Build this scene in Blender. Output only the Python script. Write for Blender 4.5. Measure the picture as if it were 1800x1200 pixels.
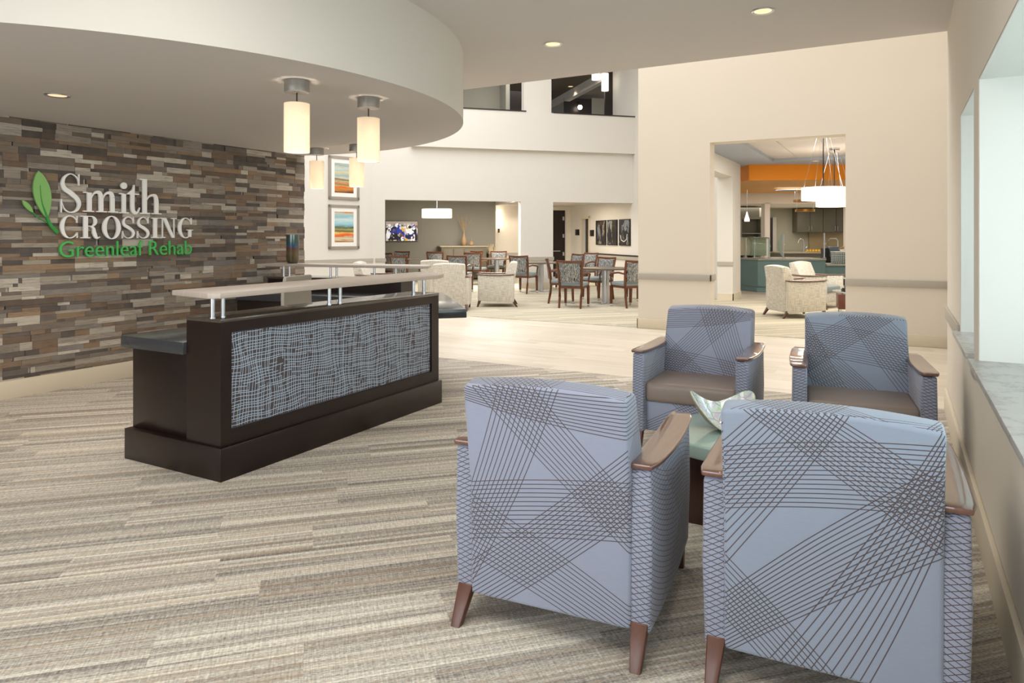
import bpy, bmesh, math, random
from mathutils import Matrix, Vector
PI = math.pi
S = bpy.context.scene
for o in list(bpy.data.objects): bpy.data.objects.remove(o)
COL = S.collection

def lin(c):
    if isinstance(c, str): c = [int(c[i:i+2], 16)/255 for i in (0, 2, 4)]
    return tuple((x/12.92 if x <= .04045 else ((x+.055)/1.055)**2.4) for x in c[:3]) + (1.0,)

# ------------------------------------------------------------ camera, world, light
CAM_H = 1.4
YAW = math.radians(29.05)
cd = bpy.data.cameras.new('camera'); cam = bpy.data.objects.new('camera', cd); COL.objects.link(cam)
cam.location = (0, 0, CAM_H); cam.rotation_euler = (PI/2, 0, YAW)
cd.sensor_width = 36; cd.lens = 36*1228/1800; cd.shift_y = -185/1800; cd.clip_start = .02; cd.clip_end = 200
S.camera = cam
S.view_settings.view_transform = 'Standard'; S.view_settings.look = 'None'
S.view_settings.gamma = 1; S.view_settings.use_curve_mapping = False
S.view_settings.exposure = 0.25
w = bpy.data.worlds.new('sky'); S.world = w; w.use_nodes = True
bg = w.node_tree.nodes['Background']; bg.inputs[0].default_value = (.97, .985, 1, 1); bg.inputs[1].default_value = 1.1

def area(name, loc, rot, sx, sy, power, color=(1, 1, 1), spread=PI):
    l = bpy.data.lights.new(name, 'AREA'); l.shape = 'RECTANGLE'; l.size = sx; l.size_y = sy; l.energy = power; l.color = color; l.spread = spread
    o = bpy.data.objects.new(name, l); COL.objects.link(o); o.location = loc; o.rotation_euler = rot; return o
DAY = (.90, .95, 1.0); WARM = (1.0, .84, .66); NEUT = (1, .95, .88)
area('daylight_entrance', (-2.6, -2.6, 1.5), (math.radians(68), 0, 0), 5.5, 1.9, 64, DAY, math.radians(130))        # glazed entrance behind
area('daylight_side_window', (1.15, 2.3, 1.6), (0, math.radians(90), 0), 1.5, 3.2, 46, (1, 1, .99))       # outside window 1
area('daylight_side_window_far', (1.15, 4.73, 1.6), (0, math.radians(90), 0), 1.4, .9, 11, (1, 1, .99))   # outside window 2
area('skylight_atrium', (-4.2, 9.6, 7.6), (0, 0, 0), 7, 4.5, 410, (.985, .985, 1))
area('skylight_atrium_back', (-9.3, 12.2, 7.6), (0, 0, math.radians(45)), 5, 4, 245, (.985, .985, 1))
area('fill_dining', (-10.2, 17.2, 2.55), (0, 0, math.radians(45)), 2.4, 2.0, 180, NEUT)  # added fill for the television room, no fitting there
area('fill_hall', (-8.6, 19.2, 2.36), (0, 0, math.radians(45)), 1.2, 2.0, 24, WARM)  # unseen fill panel, added to lift the hall
area('fill_cafe', (-.6, 13.4, 3.0), (0, 0, 0), 3, 3, 155, NEUT)  # added fill over the cafe, brightens bulkhead and side opening
area('fill_kitchen', (-3.4, 23.6, 2.3), (0, 0, math.radians(29)), 3.2, .9, 42, NEUT)  # added fill so the kitchen reads brighter
area('fill_servery', (-1.9, 20.4, 2.66), (0, 0, math.radians(29)), 3.0, 1.2, 55, NEUT)  # added fill; its bounce brightens the orange bulkhead
area('fill_upper_hall', (-10.6, 20.2, 6.4), (0, 0, math.radians(45)), 3, 2, 50, NEUT)  # unseen fill, added to lift the gallery
area('fill_upper_landing', (-9.57, 17.68, 6.5), (0, 0, math.radians(45)), 1.4, .8, 22, NEUT)  # second gallery fill, added out of view for the front wall
area('fill_soffit', (-5.0, 3.6, 2.40), (0, 0, 0), 1.2, 2.6, 19, NEUT)  # added fill for the sign and stone wall, not a fitting
area('fill_lobby', (-1.6, 1.2, 3.0), (0, 0, 0), 2.6, 2.0, 45, NEUT)  # added soft fill over the lobby, separate from the downlights

def spot(parent, loc, power, color=WARM, ang=110, blend=.8, r=.04):
    l = bpy.data.lights.new('lamp_light', 'SPOT'); l.energy = power; l.color = color; l.spot_size = math.radians(ang); l.spot_blend = blend; l.shadow_soft_size = r
    o = bpy.data.objects.new('lamp_light', l); COL.objects.link(o); o.parent = parent; o.location = loc; return o
def point(parent, loc, power, color=WARM, r=.03):
    l = bpy.data.lights.new('lamp_light', 'POINT'); l.energy = power; l.color = color; l.shadow_soft_size = r
    o = bpy.data.objects.new('lamp_light', l); COL.objects.link(o); o.parent = parent; o.location = loc; return o

# ------------------------------------------------------------ material helpers
class NT:
    def __init__(s, name):
        s.m = bpy.data.materials.new(name); s.m.use_nodes = True; s.t = s.m.node_tree
        s.b = s.t.nodes['Principled BSDF']; s.out = s.t.nodes['Material Output']
    def n(s, typ, **kw):
        x = s.t.nodes.new(typ)
        for k, v in kw.items(): setattr(x, k, v)
        return x
    def put(s, sock, v):
        if isinstance(v, bpy.types.NodeSocket): s.t.links.new(v, sock)
        elif v is not None:
            try: sock.default_value = v
            except Exception: sock.default_value = (v, v, v)
    def m2(s, op, a, b=None, c=None):
        x = s.n('ShaderNodeMath', operation=op); s.put(x.inputs[0], a)
        if b is not None: s.put(x.inputs[1], b)
        if c is not None: s.put(x.inputs[2], c)
        return x.outputs[0]
    def coord(s, kind='Object'): return s.n('ShaderNodeTexCoord').outputs[kind]
    def xyz(s, v):
        x = s.n('ShaderNodeSeparateXYZ'); s.put(x.inputs[0], v); return x.outputs[0], x.outputs[1], x.outputs[2]
    def vec(s, x, y, z=0.0):
        c = s.n('ShaderNodeCombineXYZ'); s.put(c.inputs[0], x); s.put(c.inputs[1], y); s.put(c.inputs[2], z); return c.outputs[0]
    def noise(s, v, scale, detail=2, rough=.5):
        x = s.n('ShaderNodeTexNoise'); s.put(x.inputs['Vector'], v); x.inputs['Scale'].default_value = scale
        x.inputs['Detail'].default_value = detail; x.inputs['Roughness'].default_value = rough; return x.outputs['Fac']
    def white(s, v):
        x = s.n('ShaderNodeTexWhiteNoise', noise_dimensions='3D'); s.put(x.inputs['Vector'], v); return x.outputs['Value']
    def ramp(s, f, stops, interp='LINEAR'):
        x = s.n('ShaderNodeValToRGB'); x.color_ramp.interpolation = interp; e = x.color_ramp.elements
        while len(e) > 1: e.remove(e[-1])
        e[0].position = stops[0][0]; e[0].color = lin(stops[0][1])
        for p, c in stops[1:]:
            k = e.new(p); k.color = lin(c)
        s.put(x.inputs[0], f); return x.outputs[0]
    def mix(s, f, a, b, mode='MIX'):
        x = s.n('ShaderNodeMix', data_type='RGBA', blend_type=mode)
        s.put(x.inputs[0], f); s.put(x.inputs[6], lin(a) if isinstance(a, str) else a); s.put(x.inputs[7], lin(b) if isinstance(b, str) else b)
        return x.outputs[2]
    def bump(s, h, strength=.3, dist=.005):
        x = s.n('ShaderNodeBump'); x.inputs['Strength'].default_value = strength; x.inputs['Distance'].default_value = dist
        s.put(x.inputs['Height'], h); s.t.links.new(x.outputs[0], s.b.inputs['Normal'])
    def set(s, col=None, rough=None, metal=None, **kw):
        if col is not None: s.put(s.b.inputs['Base Color'], lin(col) if isinstance(col, str) else col)
        if rough is not None: s.put(s.b.inputs['Roughness'], rough)
        if metal is not None: s.put(s.b.inputs['Metallic'], metal)
        for k, v in kw.items(): s.put(s.b.inputs[k.replace('_', ' ')], v)
        return s.m

def plain(name, col, rough=.5, metal=0, var=.04, scale=20, bump=0, bscale=None, **kw):
    N = NT(name); v = N.coord(); f = N.noise(v, scale, 3)
    c = lin(col); a = tuple(max(0, x*(1-var)) for x in c[:3])+(1,); b = tuple(min(1, x*(1+var)) for x in c[:3])+(1,)
    N.set(N.mix(f, a, b), rough, metal, **kw)
    if bump: N.bump(N.noise(v, bscale or scale*6, 2), bump, .002)
    return N.m
def emit(name, col, st):
    N = NT(name); N.set('000000' if 0 else col, .5); N.b.inputs['Emission Color'].default_value = lin(col); N.b.inputs['Emission Strength'].default_value = st; return N.m
def wood(name, a, b, rough=.35, scale=6, axis=2, coat=0):
    N = NT(name); x, y, z = N.xyz(N.coord())
    k = [14, 14, 14]; k[axis] = 1.2
    v = N.vec(N.m2('MULTIPLY', x, k[0]), N.m2('MULTIPLY', y, k[1]), N.m2('MULTIPLY', z, k[2]))
    f = N.noise(v, scale, 5, .6); N.set(N.mix(f, a, b), rough, 0, Coat_Weight=coat); N.bump(f, .06, .001); return N.m
def glassy(name, col, rough=.02, trans=1, ior=1.45, alpha=1):
    N = NT(name); N.set(col, rough, 0, Transmission_Weight=trans, IOR=ior); return N.m

M = {}
M['wall'] = plain('painted_plaster_cream', 'dfdbd3', .85, var=.015, scale=2, bump=.05, bscale=160)
M['wall_warm'] = plain('painted_plaster_beige', 'e3dbcd', .85, var=.015, scale=2)
M['wall_grey'] = plain('painted_plaster_grey_green', '8f8b7f', .85, var=.02, scale=2)
M['ceil'] = plain('ceiling_paint', 'd5d0cb', .9, var=.01, scale=2)
M['ceil_blue'] = plain('ceiling_paint_blue_grey', 'a9aeb8', .9, var=.02, scale=2)
M['trim'] = plain('trim_paint', 'dcd1bb', .5, var=.01, scale=3)
M['rail'] = plain('rail_vinyl_grey', 'b3aca1', .5, var=.02, scale=5)
M['reveal'] = plain('window_reveal_white', 'e6e8e4', .8, var=.01, scale=2)
M['orange'] = plain('orange_paint', 'f2920f', .6, var=.02, scale=2)
M['teal'] = plain('teal_paint', '6f8f92', .45, var=.02, scale=3)
M['taupe'] = plain('cabinet_taupe', '5f5a4b', .45, var=.04, scale=5)
M['espresso'] = wood('espresso_veneer', '120604', '210f09', .34, 5, 1, .05)
M['espresso_top'] = wood('espresso_ledge', '3b322c', '5a5148', .2, 5, 1, .4)
M['walnut'] = wood('walnut_cap', '5c382b', '7f5747', .3, 5, 1, 1.0)
M['walnut_leg'] = wood('walnut_leg', '4c2d22', '6a4232', .35, 5, 2)
M['cherry'] = wood('cherry_frame', '4a2313', '75401f', .3, 6, 2, .2)
M['quartz'] = plain('dark_quartz', '3c3e41', .18, var=.15, scale=90)
M['slate'] = plain('slate_laminate', '4b4548', .45, var=.1, scale=30)
M['line_blue'] = plain('pale_blue_inlay', 'b6c8dc', .35, var=.05, scale=20)
M['steel'] = plain('brushed_steel', 'c9ccd2', .28, 1, var=.0, scale=3)
M['dark_metal'] = plain('dark_metal', '2a2725', .4, .6)
M['white_letter'] = plain('white_acrylic', 'f6f5f3', .35, var=.01)
M['green_letter'] = plain('green_acrylic', '4cba5c', .35, var=.02)
M['leaf_light'] = plain('leaf_light_green', '86bd6a', .35, var=.02)
M['leaf_dark'] = plain('leaf_dark_green', '2f9440', .35, var=.02)
M['canopy_grey'] = plain('canopy_grey', '96918b', .4, .3)
M['seat_vinyl'] = plain('taupe_vinyl', '8b7d75', .38, var=.04, scale=10, bump=.08, bscale=200)
M['seat_blue'] = plain('grey_blue_vinyl', '8b9698', .5, var=.05, scale=10)
M['black'] = plain('black_plastic', '0f0f11', .35)
M['grey_chair'] = plain('office_mesh_grey', 'a6a196', .6, var=.05, scale=30)
M['dark_door'] = wood('dark_door', '140c0a', '241612', .35, 5, 2)
M['frame_grey'] = plain('silver_frame', 'a39b90', .35, .3)
M['mat_white'] = plain('mat_board', 'efeeea', .8, var=.01)
M['gold'] = plain('gold_ring', 'a97a35', .35, .8)
M['opal'] = emit('opal_glass', 'fff6e6', 1.6)
M['opal_hot'] = emit('lamp_lens', 'fff0d8', 6)
M['ceramic'] = plain('tan_ceramic', 'a98a66', .5, var=.1, scale=12)
M['twig'] = plain('dry_twig', 'b59a70', .8)
M['basket'] = plain('grey_rattan', '8f8673', .8, var=.2, scale=80)
M['green_leaf'] = plain('leaf', '4f7a35', .6, var=.2)
M['yellow'] = plain('yellow_fruit', 'e0a820', .5, var=.15)
M['grey_panel'] = plain('grey_case', '8e9294', .4)
M['sage'] = plain('shelf_sage', '8a8a7c', .6)
M['clear'] = glassy('clear_glass', 'e8fbfb', .02)
M['frost'] = plain('frosted_green_glass', 'b6cfc6', .12, var=.06, scale=6, Transmission_Weight=.25)
M['frost_edge'] = plain('frosted_glass_edge', '9db8b0', .25, var=.05, scale=8)

def shade_mat():
    N = NT('linen_shade'); v = N.coord(); x, y, z = N.xyz(v)
    f = N.noise(N.vec(N.m2('MULTIPLY', x, 60), N.m2('MULTIPLY', y, 60), N.m2('MULTIPLY', z, 900)), 1, 2)
    c = N.mix(f, 'f4e4cc', 'fff3e0')
    tr = N.n('ShaderNodeBsdfTranslucent'); N.put(tr.inputs[0], c); df = N.n('ShaderNodeBsdfDiffuse'); N.put(df.inputs[0], c)
    mx = N.n('ShaderNodeMixShader'); mx.inputs[0].default_value = .4; N.t.links.new(tr.outputs[0], mx.inputs[1]); N.t.links.new(df.outputs[0], mx.inputs[2])
    N.t.links.new(mx.outputs[0], N.out.inputs[0]); return N.m
M['shade'] = shade_mat()

def carpet_mat(name, ang, cols, cell=(1.0, .25)):
    N = NT(name); x, y, z = N.xyz(N.coord())
    ca, sa = math.cos(ang), math.sin(ang)
    s_ = N.m2('ADD', N.m2('MULTIPLY', x, ca), N.m2('MULTIPLY', y, sa))       # along the stripes
    t_ = N.m2('SUBTRACT', N.m2('MULTIPLY', y, ca), N.m2('MULTIPLY', x, sa))  # across
    row = N.m2('FLOOR', N.m2('DIVIDE', t_, cell[1]))
    off = N.white(N.vec(row, 3.1, 1.7))
    cx = N.m2('FLOOR', N.m2('ADD', N.m2('DIVIDE', s_, cell[0]), off))
    tile = N.white(N.vec(cx, row, 5.0))
    sh = N.m2('MULTIPLY', tile, 37.0)
    tw = N.m2('ADD', t_, N.m2('MULTIPLY', N.noise(N.vec(N.m2('MULTIPLY', s_, .6), N.m2('MULTIPLY', t_, 9), sh), 1, 1), .06))
    def stripes(wd, seed, src): return N.white(N.vec(N.m2('FLOOR', N.m2('DIVIDE', src, wd)), tile, seed))
    f = .5
    thin = N.noise(N.vec(N.m2('MULTIPLY', s_, 1.5), N.m2('MULTIPLY', t_, 190), sh), 1, 2)
    weave = N.noise(N.vec(N.m2('MULTIPLY', s_, 70), N.m2('MULTIPLY', t_, 210), 0), 1, 1, .5)
    cross = N.noise(N.vec(N.m2('MULTIPLY', s_, 170), N.m2('MULTIPLY', t_, 14), 4), 1, 1, .5)
    grp = N.noise(N.vec(N.m2('MULTIPLY', s_, .3), N.m2('MULTIPLY', t_, 6), sh), 1, 1)
    for q, k in ((stripes(.055, 1.0, tw), .26), (stripes(.019, 2.0, tw), .22), (stripes(.0075, 3.0, tw), .16), (thin, .5), (grp, .45), (weave, .75), (cross, .45)):
        f = N.m2('ADD', f, N.m2('MULTIPLY', N.m2('SUBTRACT', q, .5), k))
    tint = stripes(.011, 9.0, tw)
    c = N.ramp(f, [(.12, cols[0]), (.34, cols[1]), (.58, cols[2]), (.84, cols[3])])
    c = N.mix(N.m2('MULTIPLY', N.m2('GREATER_THAN', tint, .78), .38), c, cols[4])
    N.set(c, .95); N.bump(N.m2('ADD', weave, thin), .4, .003); return N.m
M['carpet'] = carpet_mat('striped_carpet', math.radians(45), ['6f6963', '989188', 'c0b9ad', 'e8e1d2', 'a88f70'])
M['carpet_far'] = carpet_mat('striped_carpet_pale', math.radians(45), ['8f897b', 'a9a290', 'c3bca8', 'd9d2bd', 'a99572'], (2.0, .5))

def plank_mat():
    N = NT('bleached_plank'); x, y, z = N.xyz(N.coord())
    row = N.m2('FLOOR', N.m2('DIVIDE', y, .18)); off = N.white(N.vec(row, 1, 2))
    cx = N.m2('FLOOR', N.m2('ADD', N.m2('DIVIDE', x, 1.2), off)); tile = N.white(N.vec(cx, row, 0))
    g = N.noise(N.vec(N.m2('MULTIPLY', x, 1.5), N.m2('MULTIPLY', y, 30), N.m2('MULTIPLY', tile, 20)), 1, 4)
    f = N.m2('ADD', N.m2('MULTIPLY', g, .75), N.m2('MULTIPLY', tile, .2))
    N.set(N.ramp(f, [(.3, 'c9bdab'), (.5, 'd9cfbe'), (.7, 'e2d9ca')]), .38); return N.m
M['plank'] = plank_mat()

def stone_mat():
    N = NT('split_face_wood_look_tile'); a = N.n('ShaderNodeAttribute', attribute_name='piece'); x, y, z = N.xyz(N.coord())
    g = N.noise(N.vec(x, N.m2('MULTIPLY', y, 7), N.m2('MULTIPLY', z, 110)), 1, 5, .7)
    h = N.noise(N.vec(x, N.m2('MULTIPLY', y, 14), N.m2('MULTIPLY', z, 14)), 1, 3)
    c = N.mix(N.m2('MULTIPLY', N.m2('GREATER_THAN', g, .55), .35), a.outputs['Color'], '3d332d')
    c = N.mix(N.m2('MULTIPLY', h, .22), c, 'b3a797'); N.set(c, .7); N.bump(g, .3, .003); return N.m
M['stone'] = stone_mat()

def marble_mat():
    N = NT('grey_veined_sill'); v = N.coord(); f = N.noise(v, 4, 6, .65); g = N.noise(v, 1.7, 3)
    k = N.m2('ABSOLUTE', N.m2('SUBTRACT', f, .5)); N.set(N.ramp(k, [(0, '9b9d9c'), (.03, 'b7b8b6'), (.2, 'c2c3c0')]), .35); return N.m
M['sill'] = marble_mat()
def ledge_mat():
    N = NT('pale_ash_ledge'); x, y, z = N.xyz(N.coord()); g = N.noise(N.vec(N.m2('MULTIPLY', x, 40), N.m2('MULTIPLY', y, 2), z), 1, 4)
    N.set(N.mix(g, 'b5a69a', 'cbbfb4'), .4); return N.m
M['ledge'] = ledge_mat()

def line_fabric(name, fams, base='9aa1b4', base2='8e95ac', line='4f4648', w=.0031):
    """plain weave with families of long straight or sagging lines; UVs are metres on each panel"""
    N = NT(name); u, v, _ = N.xyz(N.coord('UV')); tot = None
    for (p0, p1, q0, q1, n, sag) in fams:
        def dist(a, b, ref=None):
            dx, dy = b[0]-a[0], b[1]-a[1]; L = math.hypot(dx, dy); nx, ny = -dy/L, dx/L
            d = N.m2('ADD', N.m2('MULTIPLY_ADD', u, nx, -(nx*a[0]+ny*a[1])), N.m2('MULTIPLY', v, ny))
            if sag:
                mx, my = (a[0]+b[0])/2, (a[1]+b[1])/2; tx, ty = dx/L, dy/L
                t = N.m2('ADD', N.m2('MULTIPLY_ADD', u, tx, -(tx*mx+ty*my)), N.m2('MULTIPLY', v, ty))
                d = N.m2('ADD', d, N.m2('MULTIPLY', N.m2('MULTIPLY', t, t), sag))
            return d
        a = dist(p0, p1); b = dist(q0, q1); ab = N.m2('SUBTRACT', a, b)
        r = N.m2('MULTIPLY', N.m2('DIVIDE', a, ab), float(n-1))
        k = N.m2('ABSOLUTE', N.m2('SUBTRACT', N.m2('FRACT', N.m2('ADD', r, .5)), .5))
        k = N.m2('MULTIPLY', k, N.m2('DIVIDE', N.m2('ABSOLUTE', ab), float(n-1)))
        ln = N.m2('LESS_THAN', k, w/2)
        ln = N.m2('MULTIPLY', ln, N.m2('MULTIPLY', N.m2('GREATER_THAN', r, -.4), N.m2('LESS_THAN', r, n-.6)))
        tot = ln if tot is None else N.m2('MAXIMUM', tot, ln)
    wv = N.noise(N.vec(N.m2('MULTIPLY', u, 22), N.m2('MULTIPLY', v, 420), 0), 1, 2, .7)
    c = N.mix(wv, base, base2); c = N.mix(tot, c, line); N.set(c, .72, Sheen_Weight=.25)
    N.bump(N.m2('SUBTRACT', wv, N.m2('MULTIPLY', tot, .6)), .12, .002); return N.m
def fam(L, W=.59, H=.74, u0=-.295, v0=.135):
    g = lambda p: (u0+p[0]*W, v0+p[1]*H)
    return [(g(a), g(b), g(c), g(d), n, s) for a, b, c, d, n, s in L]
PAT_A = fam([((0, 1.02), (1, .985), (0, .91), (1, .80), 11, -.14), ((.24, 1), (-.02, .43), (.62, 1), (.1, .12), 12, .08),
    ((.12, .93), (1, .28), (.46, 1), (1, .54), 11, -.07), ((0, .52), (1, .63), (0, .24), (1, .36), 14, .10),
    ((1, .75), (0, .1), (1, .44), (.25, -.04), 14, .06), ((0, .46), (1, .07), (0, .16), (.9, -.12), 12, .08)])
PAT_B = fam([((0, .85), (1, .96), (0, .58), (1, .69), 15, .16), ((.18, 1), (0, .85), (.60, 1), (0, .30), 15, .06),
    ((.13, 1), (1, .52), (.57, 1), (1, .79), 13, .05), ((.74, .72), (0, .2), (1, .52), (.05, -.02), 15, -.06),
    ((1, .97), (.36, .08), (1, .58), (.72, 0), 11, .10), ((0, .37), (.5, 0), (0, .10), (.3, -.12), 11, .1)])
PAT_S = [((.2, .04), (.5, .16), (.2, .62), (.5, .68), 30, .5), ((.2, .20), (.5, .03), (.2, .70), (.5, .56), 30, -.5),
    ((.45, .62), (.95, .12), (.62, .68), (1.1, .30), 14, .1), ((.35, .10), (1.05, .50), (.55, .02), (1.1, .30), 16, .15)]
M['fabric_a'] = line_fabric('blue_grey_fabric_crossing_lines', PAT_A)
M['fabric_side'] = line_fabric('blue_grey_fabric_lattice_lines', PAT_S, w=.0026)
M['fabric_b'] = line_fabric('blue_grey_fabric_sweeping_lines', PAT_B, '96a1b4', '8b97ab')

def woven_mat():
    N = NT('cream_tweed'); u, v, _ = N.xyz(N.coord('UV'))
    a = N.noise(N.vec(N.m2('MULTIPLY', u, 130), N.m2('MULTIPLY', v, 9), 0), 1, 1); b = N.noise(N.vec(N.m2('MULTIPLY', u, 9), N.m2('MULTIPLY', v, 130), 3), 1, 1)
    f = N.m2('MULTIPLY', N.m2('ADD', a, b), .5); N.set(N.ramp(f, [(.38, 'b3afa4'), (.50, 'd2ccc0'), (.6, 'dfdacf')]), .9); return N.m
M['tweed'] = woven_mat()
def dine_fabric():
    N = NT('streaked_dining_fabric'); x, y, z = N.xyz(N.coord())
    f = N.noise(N.vec(N.m2('MULTIPLY', x, 75), 0, N.m2('MULTIPLY', z, 8)), 1, 1)
    N.set(N.ramp(f, [(.34, '262628'), (.41, 'aaa9a6'), (.46, 'cfcbc0'), (.49, '6b7a84'), (.515, '333337'), (.56, '8e999f'), (.60, '2c2c2e'), (.65, 'c0ae90')], 'CONSTANT'), .85); return N.m
M['dine_fabric'] = dine_fabric()

def art_mat(name, stops, seed, axis=2, lo=0, hi=1):
    N = NT(name); x, y, z = N.xyz(N.coord()); q = [x, y, z][axis]
    f = N.m2('DIVIDE', N.m2('SUBTRACT', q, lo), hi-lo)
    n = N.noise(N.vec(N.m2('ADD', x, seed), N.m2('ADD', y, seed), N.m2('MULTIPLY', z, 5)), 2.2, 4, .6); n2 = N.noise(N.vec(N.m2('MULTIPLY', x, 3), seed, N.m2('MULTIPLY', z, 24)), 1, 3)
    f = N.m2('ADD', f, N.m2('MULTIPLY', N.m2('SUBTRACT', n, .5), .22)); f = N.m2('ADD', f, N.m2('MULTIPLY', N.m2('SUBTRACT', n2, .5), .10))
    N.set(N.ramp(f, stops), .5); return N.m

# ------------------------------------------------------------ mesh helpers
class MB:
    def __init__(s): s.v = []; s.f = []; s.mi = []; s.col = []; s.c = None
    def add(s, vs, fs, mi=0, T=None):
        k = len(s.v)
        for p in vs: s.v.append(tuple(T @ Vector(p)) if T is not None else tuple(p))
        for f in fs: s.f.append([i+k for i in f]); s.mi.append(mi); s.col.append(s.c)
        return s
    def box(s, x0, x1, y0, y1, z0, z1, mi=0, T=None):
        if x0 > x1: x0, x1 = x1, x0
        if y0 > y1: y0, y1 = y1, y0
        return s.add([(x0,y0,z0),(x1,y0,z0),(x1,y1,z0),(x0,y1,z0),(x0,y0,z1),(x1,y0,z1),(x1,y1,z1),(x0,y1,z1)],
            [(0,3,2,1),(4,5,6,7),(0,1,5,4),(1,2,6,5),(2,3,7,6),(3,0,4,7)], mi, T)
    def prism(s, poly, z0, z1, mi=0, T=None):
        A = sum(poly[i][0]*poly[(i+1) % len(poly)][1]-poly[(i+1) % len(poly)][0]*poly[i][1] for i in range(len(poly)))
        if A < 0: poly = poly[::-1]
        n = len(poly); vs = [(x, y, z0) for x, y in poly]+[(x, y, z1) for x, y in poly]
        return s.add(vs, [list(range(n))[::-1], [n+i for i in range(n)]]+[(i, (i+1) % n, n+(i+1) % n, n+i) for i in range(n)], mi, T)
    def lathe(s, prof, n=24, mi=0, T=None, cap=True):
        vs = []; fs = []
        for r, z in prof:
            for i in range(n): a = 2*PI*i/n; vs.append((r*math.cos(a), r*math.sin(a), z))
        for j in range(len(prof)-1):
            for i in range(n): a = j*n+i; b = j*n+(i+1) % n; fs.append((a, b, b+n, a+n))
        if cap:
            if prof[0][0] > 1e-5: fs.append(list(range(n))[::-1])
            if prof[-1][0] > 1e-5: fs.append([(len(prof)-1)*n+i for i in range(n)])
        return s.add(vs, fs, mi, T)
    def cyl(s, x, y, z0, z1, r, n=20, mi=0, r2=None, T=None):
        TT = Matrix.Translation((x, y, 0)); TT = T @ TT if T is not None else TT
        return s.lathe([(r, z0), (r2 if r2 is not None else r, z1)], n, mi, TT)
    def tube(s, pts, r, n=8, mi=0, T=None):
        pts = [Vector(p) for p in pts]; m = len(pts); vs = []; fs = []
        rr = r if isinstance(r, (list, tuple)) else [r]*m
        up = Vector((0, 0, 1))
        for i, p in enumerate(pts):
            d = (pts[min(i+1, m-1)]-pts[max(i-1, 0)]).normalized()
            a = d.cross(up)
            if a.length < .05: a = d.cross(Vector((1, 0, 0)))
            a.normalize(); b = d.cross(a).normalized()
            for k in range(n): t = 2*PI*k/n; vs.append(p+(a*math.cos(t)+b*math.sin(t))*rr[i])
        for i in range(m-1):
            for k in range(n): x = i*n+k; y = i*n+(k+1) % n; fs.append((x, x+n, y+n, y))
        fs.append(list(range(n))); fs.append([(m-1)*n+k for k in range(n)][::-1])
        return s.add(vs, fs, mi, T)
    def sweep(s, sects, mi=0, T=None):
        """closed sections (lists of equal length) joined into a solid"""
        n = len(sects[0]); vs = [p for q in sects for p in q]; fs = []
        for j in range(len(sects)-1):
            for i in range(n): a = j*n+i; b = j*n+(i+1) % n; fs.append((a, b, b+n, a+n))
        fs.append(list(range(n))[::-1]); fs.append([(len(sects)-1)*n+i for i in range(n)])
        return s.add(vs, fs, mi, T)
    def taper(s, bx, by, w0, w1, tx, ty, z0, z1, mi=0, T=None):
        a, b = w0/2, w1/2
        return s.add([(bx-a,by-a,z0),(bx+a,by-a,z0),(bx+a,by+a,z0),(bx-a,by+a,z0),(tx-b,ty-b,z1),(tx+b,ty-b,z1),(tx+b,ty+b,z1),(tx-b,ty+b,z1)],
            [(0,3,2,1),(4,5,6,7),(0,1,5,4),(1,2,6,5),(2,3,7,6),(3,0,4,7)], mi, T)
    def build(s, name, mats, parent=None, smooth=False, bev=0, seg=2, loc=None, uv=False, fixn=True):
        me = bpy.data.meshes.new(name); me.from_pydata(s.v, [], s.f)
        if not isinstance(mats, (list, tuple)): mats = [mats]
        for m in mats: me.materials.append(m)
        for p, i in zip(me.polygons, s.mi): p.material_index = i
        if any(c is not None for c in s.col):
            at = me.color_attributes.new('piece', 'FLOAT_COLOR', 'CORNER')
            for p, c in zip(me.polygons, s.col):
                for li in p.loop_indices: at.data[li].color = c or (1, 1, 1, 1)
        bm = bmesh.new(); bm.from_mesh(me)
        if fixn: bmesh.ops.recalc_face_normals(bm, faces=bm.faces)
        if bev: bmesh.ops.bevel(bm, geom=[e for e in bm.edges if len(e.link_faces) == 2 and e.calc_face_angle(0) > .5], offset=bev, segments=seg, profile=.5, affect='EDGES', clamp_overlap=True)
        if smooth or bev:
            for f in bm.faces: f.smooth = True
        if uv:
            L = bm.loops.layers.uv.new('UVMap'); bm.normal_update()
            for f in bm.faces:
                nx, ny, nz = map(abs, f.normal)
                for l in f.loops:
                    p = l.vert.co
                    if ny >= nx and ny >= nz: q = (abs(p.x) if name == 'arm_panel' else p.x, p.z)
                    elif nx >= nz: q = (p.y+.31 if (p.x > 0 or name == 'arm_panel') else -p.y-.31, p.z)
                    else: q = (p.x, p.z+p.y)
                    l[L].uv = q
        bm.to_mesh(me); bm.free()
        if (smooth or bev) and hasattr(me, 'set_sharp_from_angle'): me.set_sharp_from_angle(angle=math.radians(42))
        o = bpy.data.objects.new(name, me); COL.objects.link(o)
        if parent is not None: o.parent = parent
        if loc: o.location = loc
        return o
def tag(o, label, cat, group=None, kind=None):
    if label: o['label'] = label
    if cat: o['category'] = cat
    if group: o['group'] = group
    if kind: o['kind'] = kind
    return o
def thing(name, loc, label, cat, rz=0, group=None):
    o = bpy.data.objects.new(name, None); COL.objects.link(o); o.location = loc; o.rotation_euler = (0, 0, rz); o.empty_display_size = .1
    return tag(o, label, cat, group)
def struct(o): o['kind'] = 'structure'; return o
KIDS = {}
def copy_tree(o, loc, rz, label, group=None):
    def rec(a, par):
        b = a.copy(); COL.objects.link(b)
        if par is not None: b.parent = par
        for ch in list(a.children): rec(ch, b)
        return b
    r = rec(o, None); r.location = loc; r.rotation_euler = (0, 0, rz); r['label'] = label
    if group: r['group'] = group
    return r
def P(o, label): o['label'] = label; return o

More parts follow.
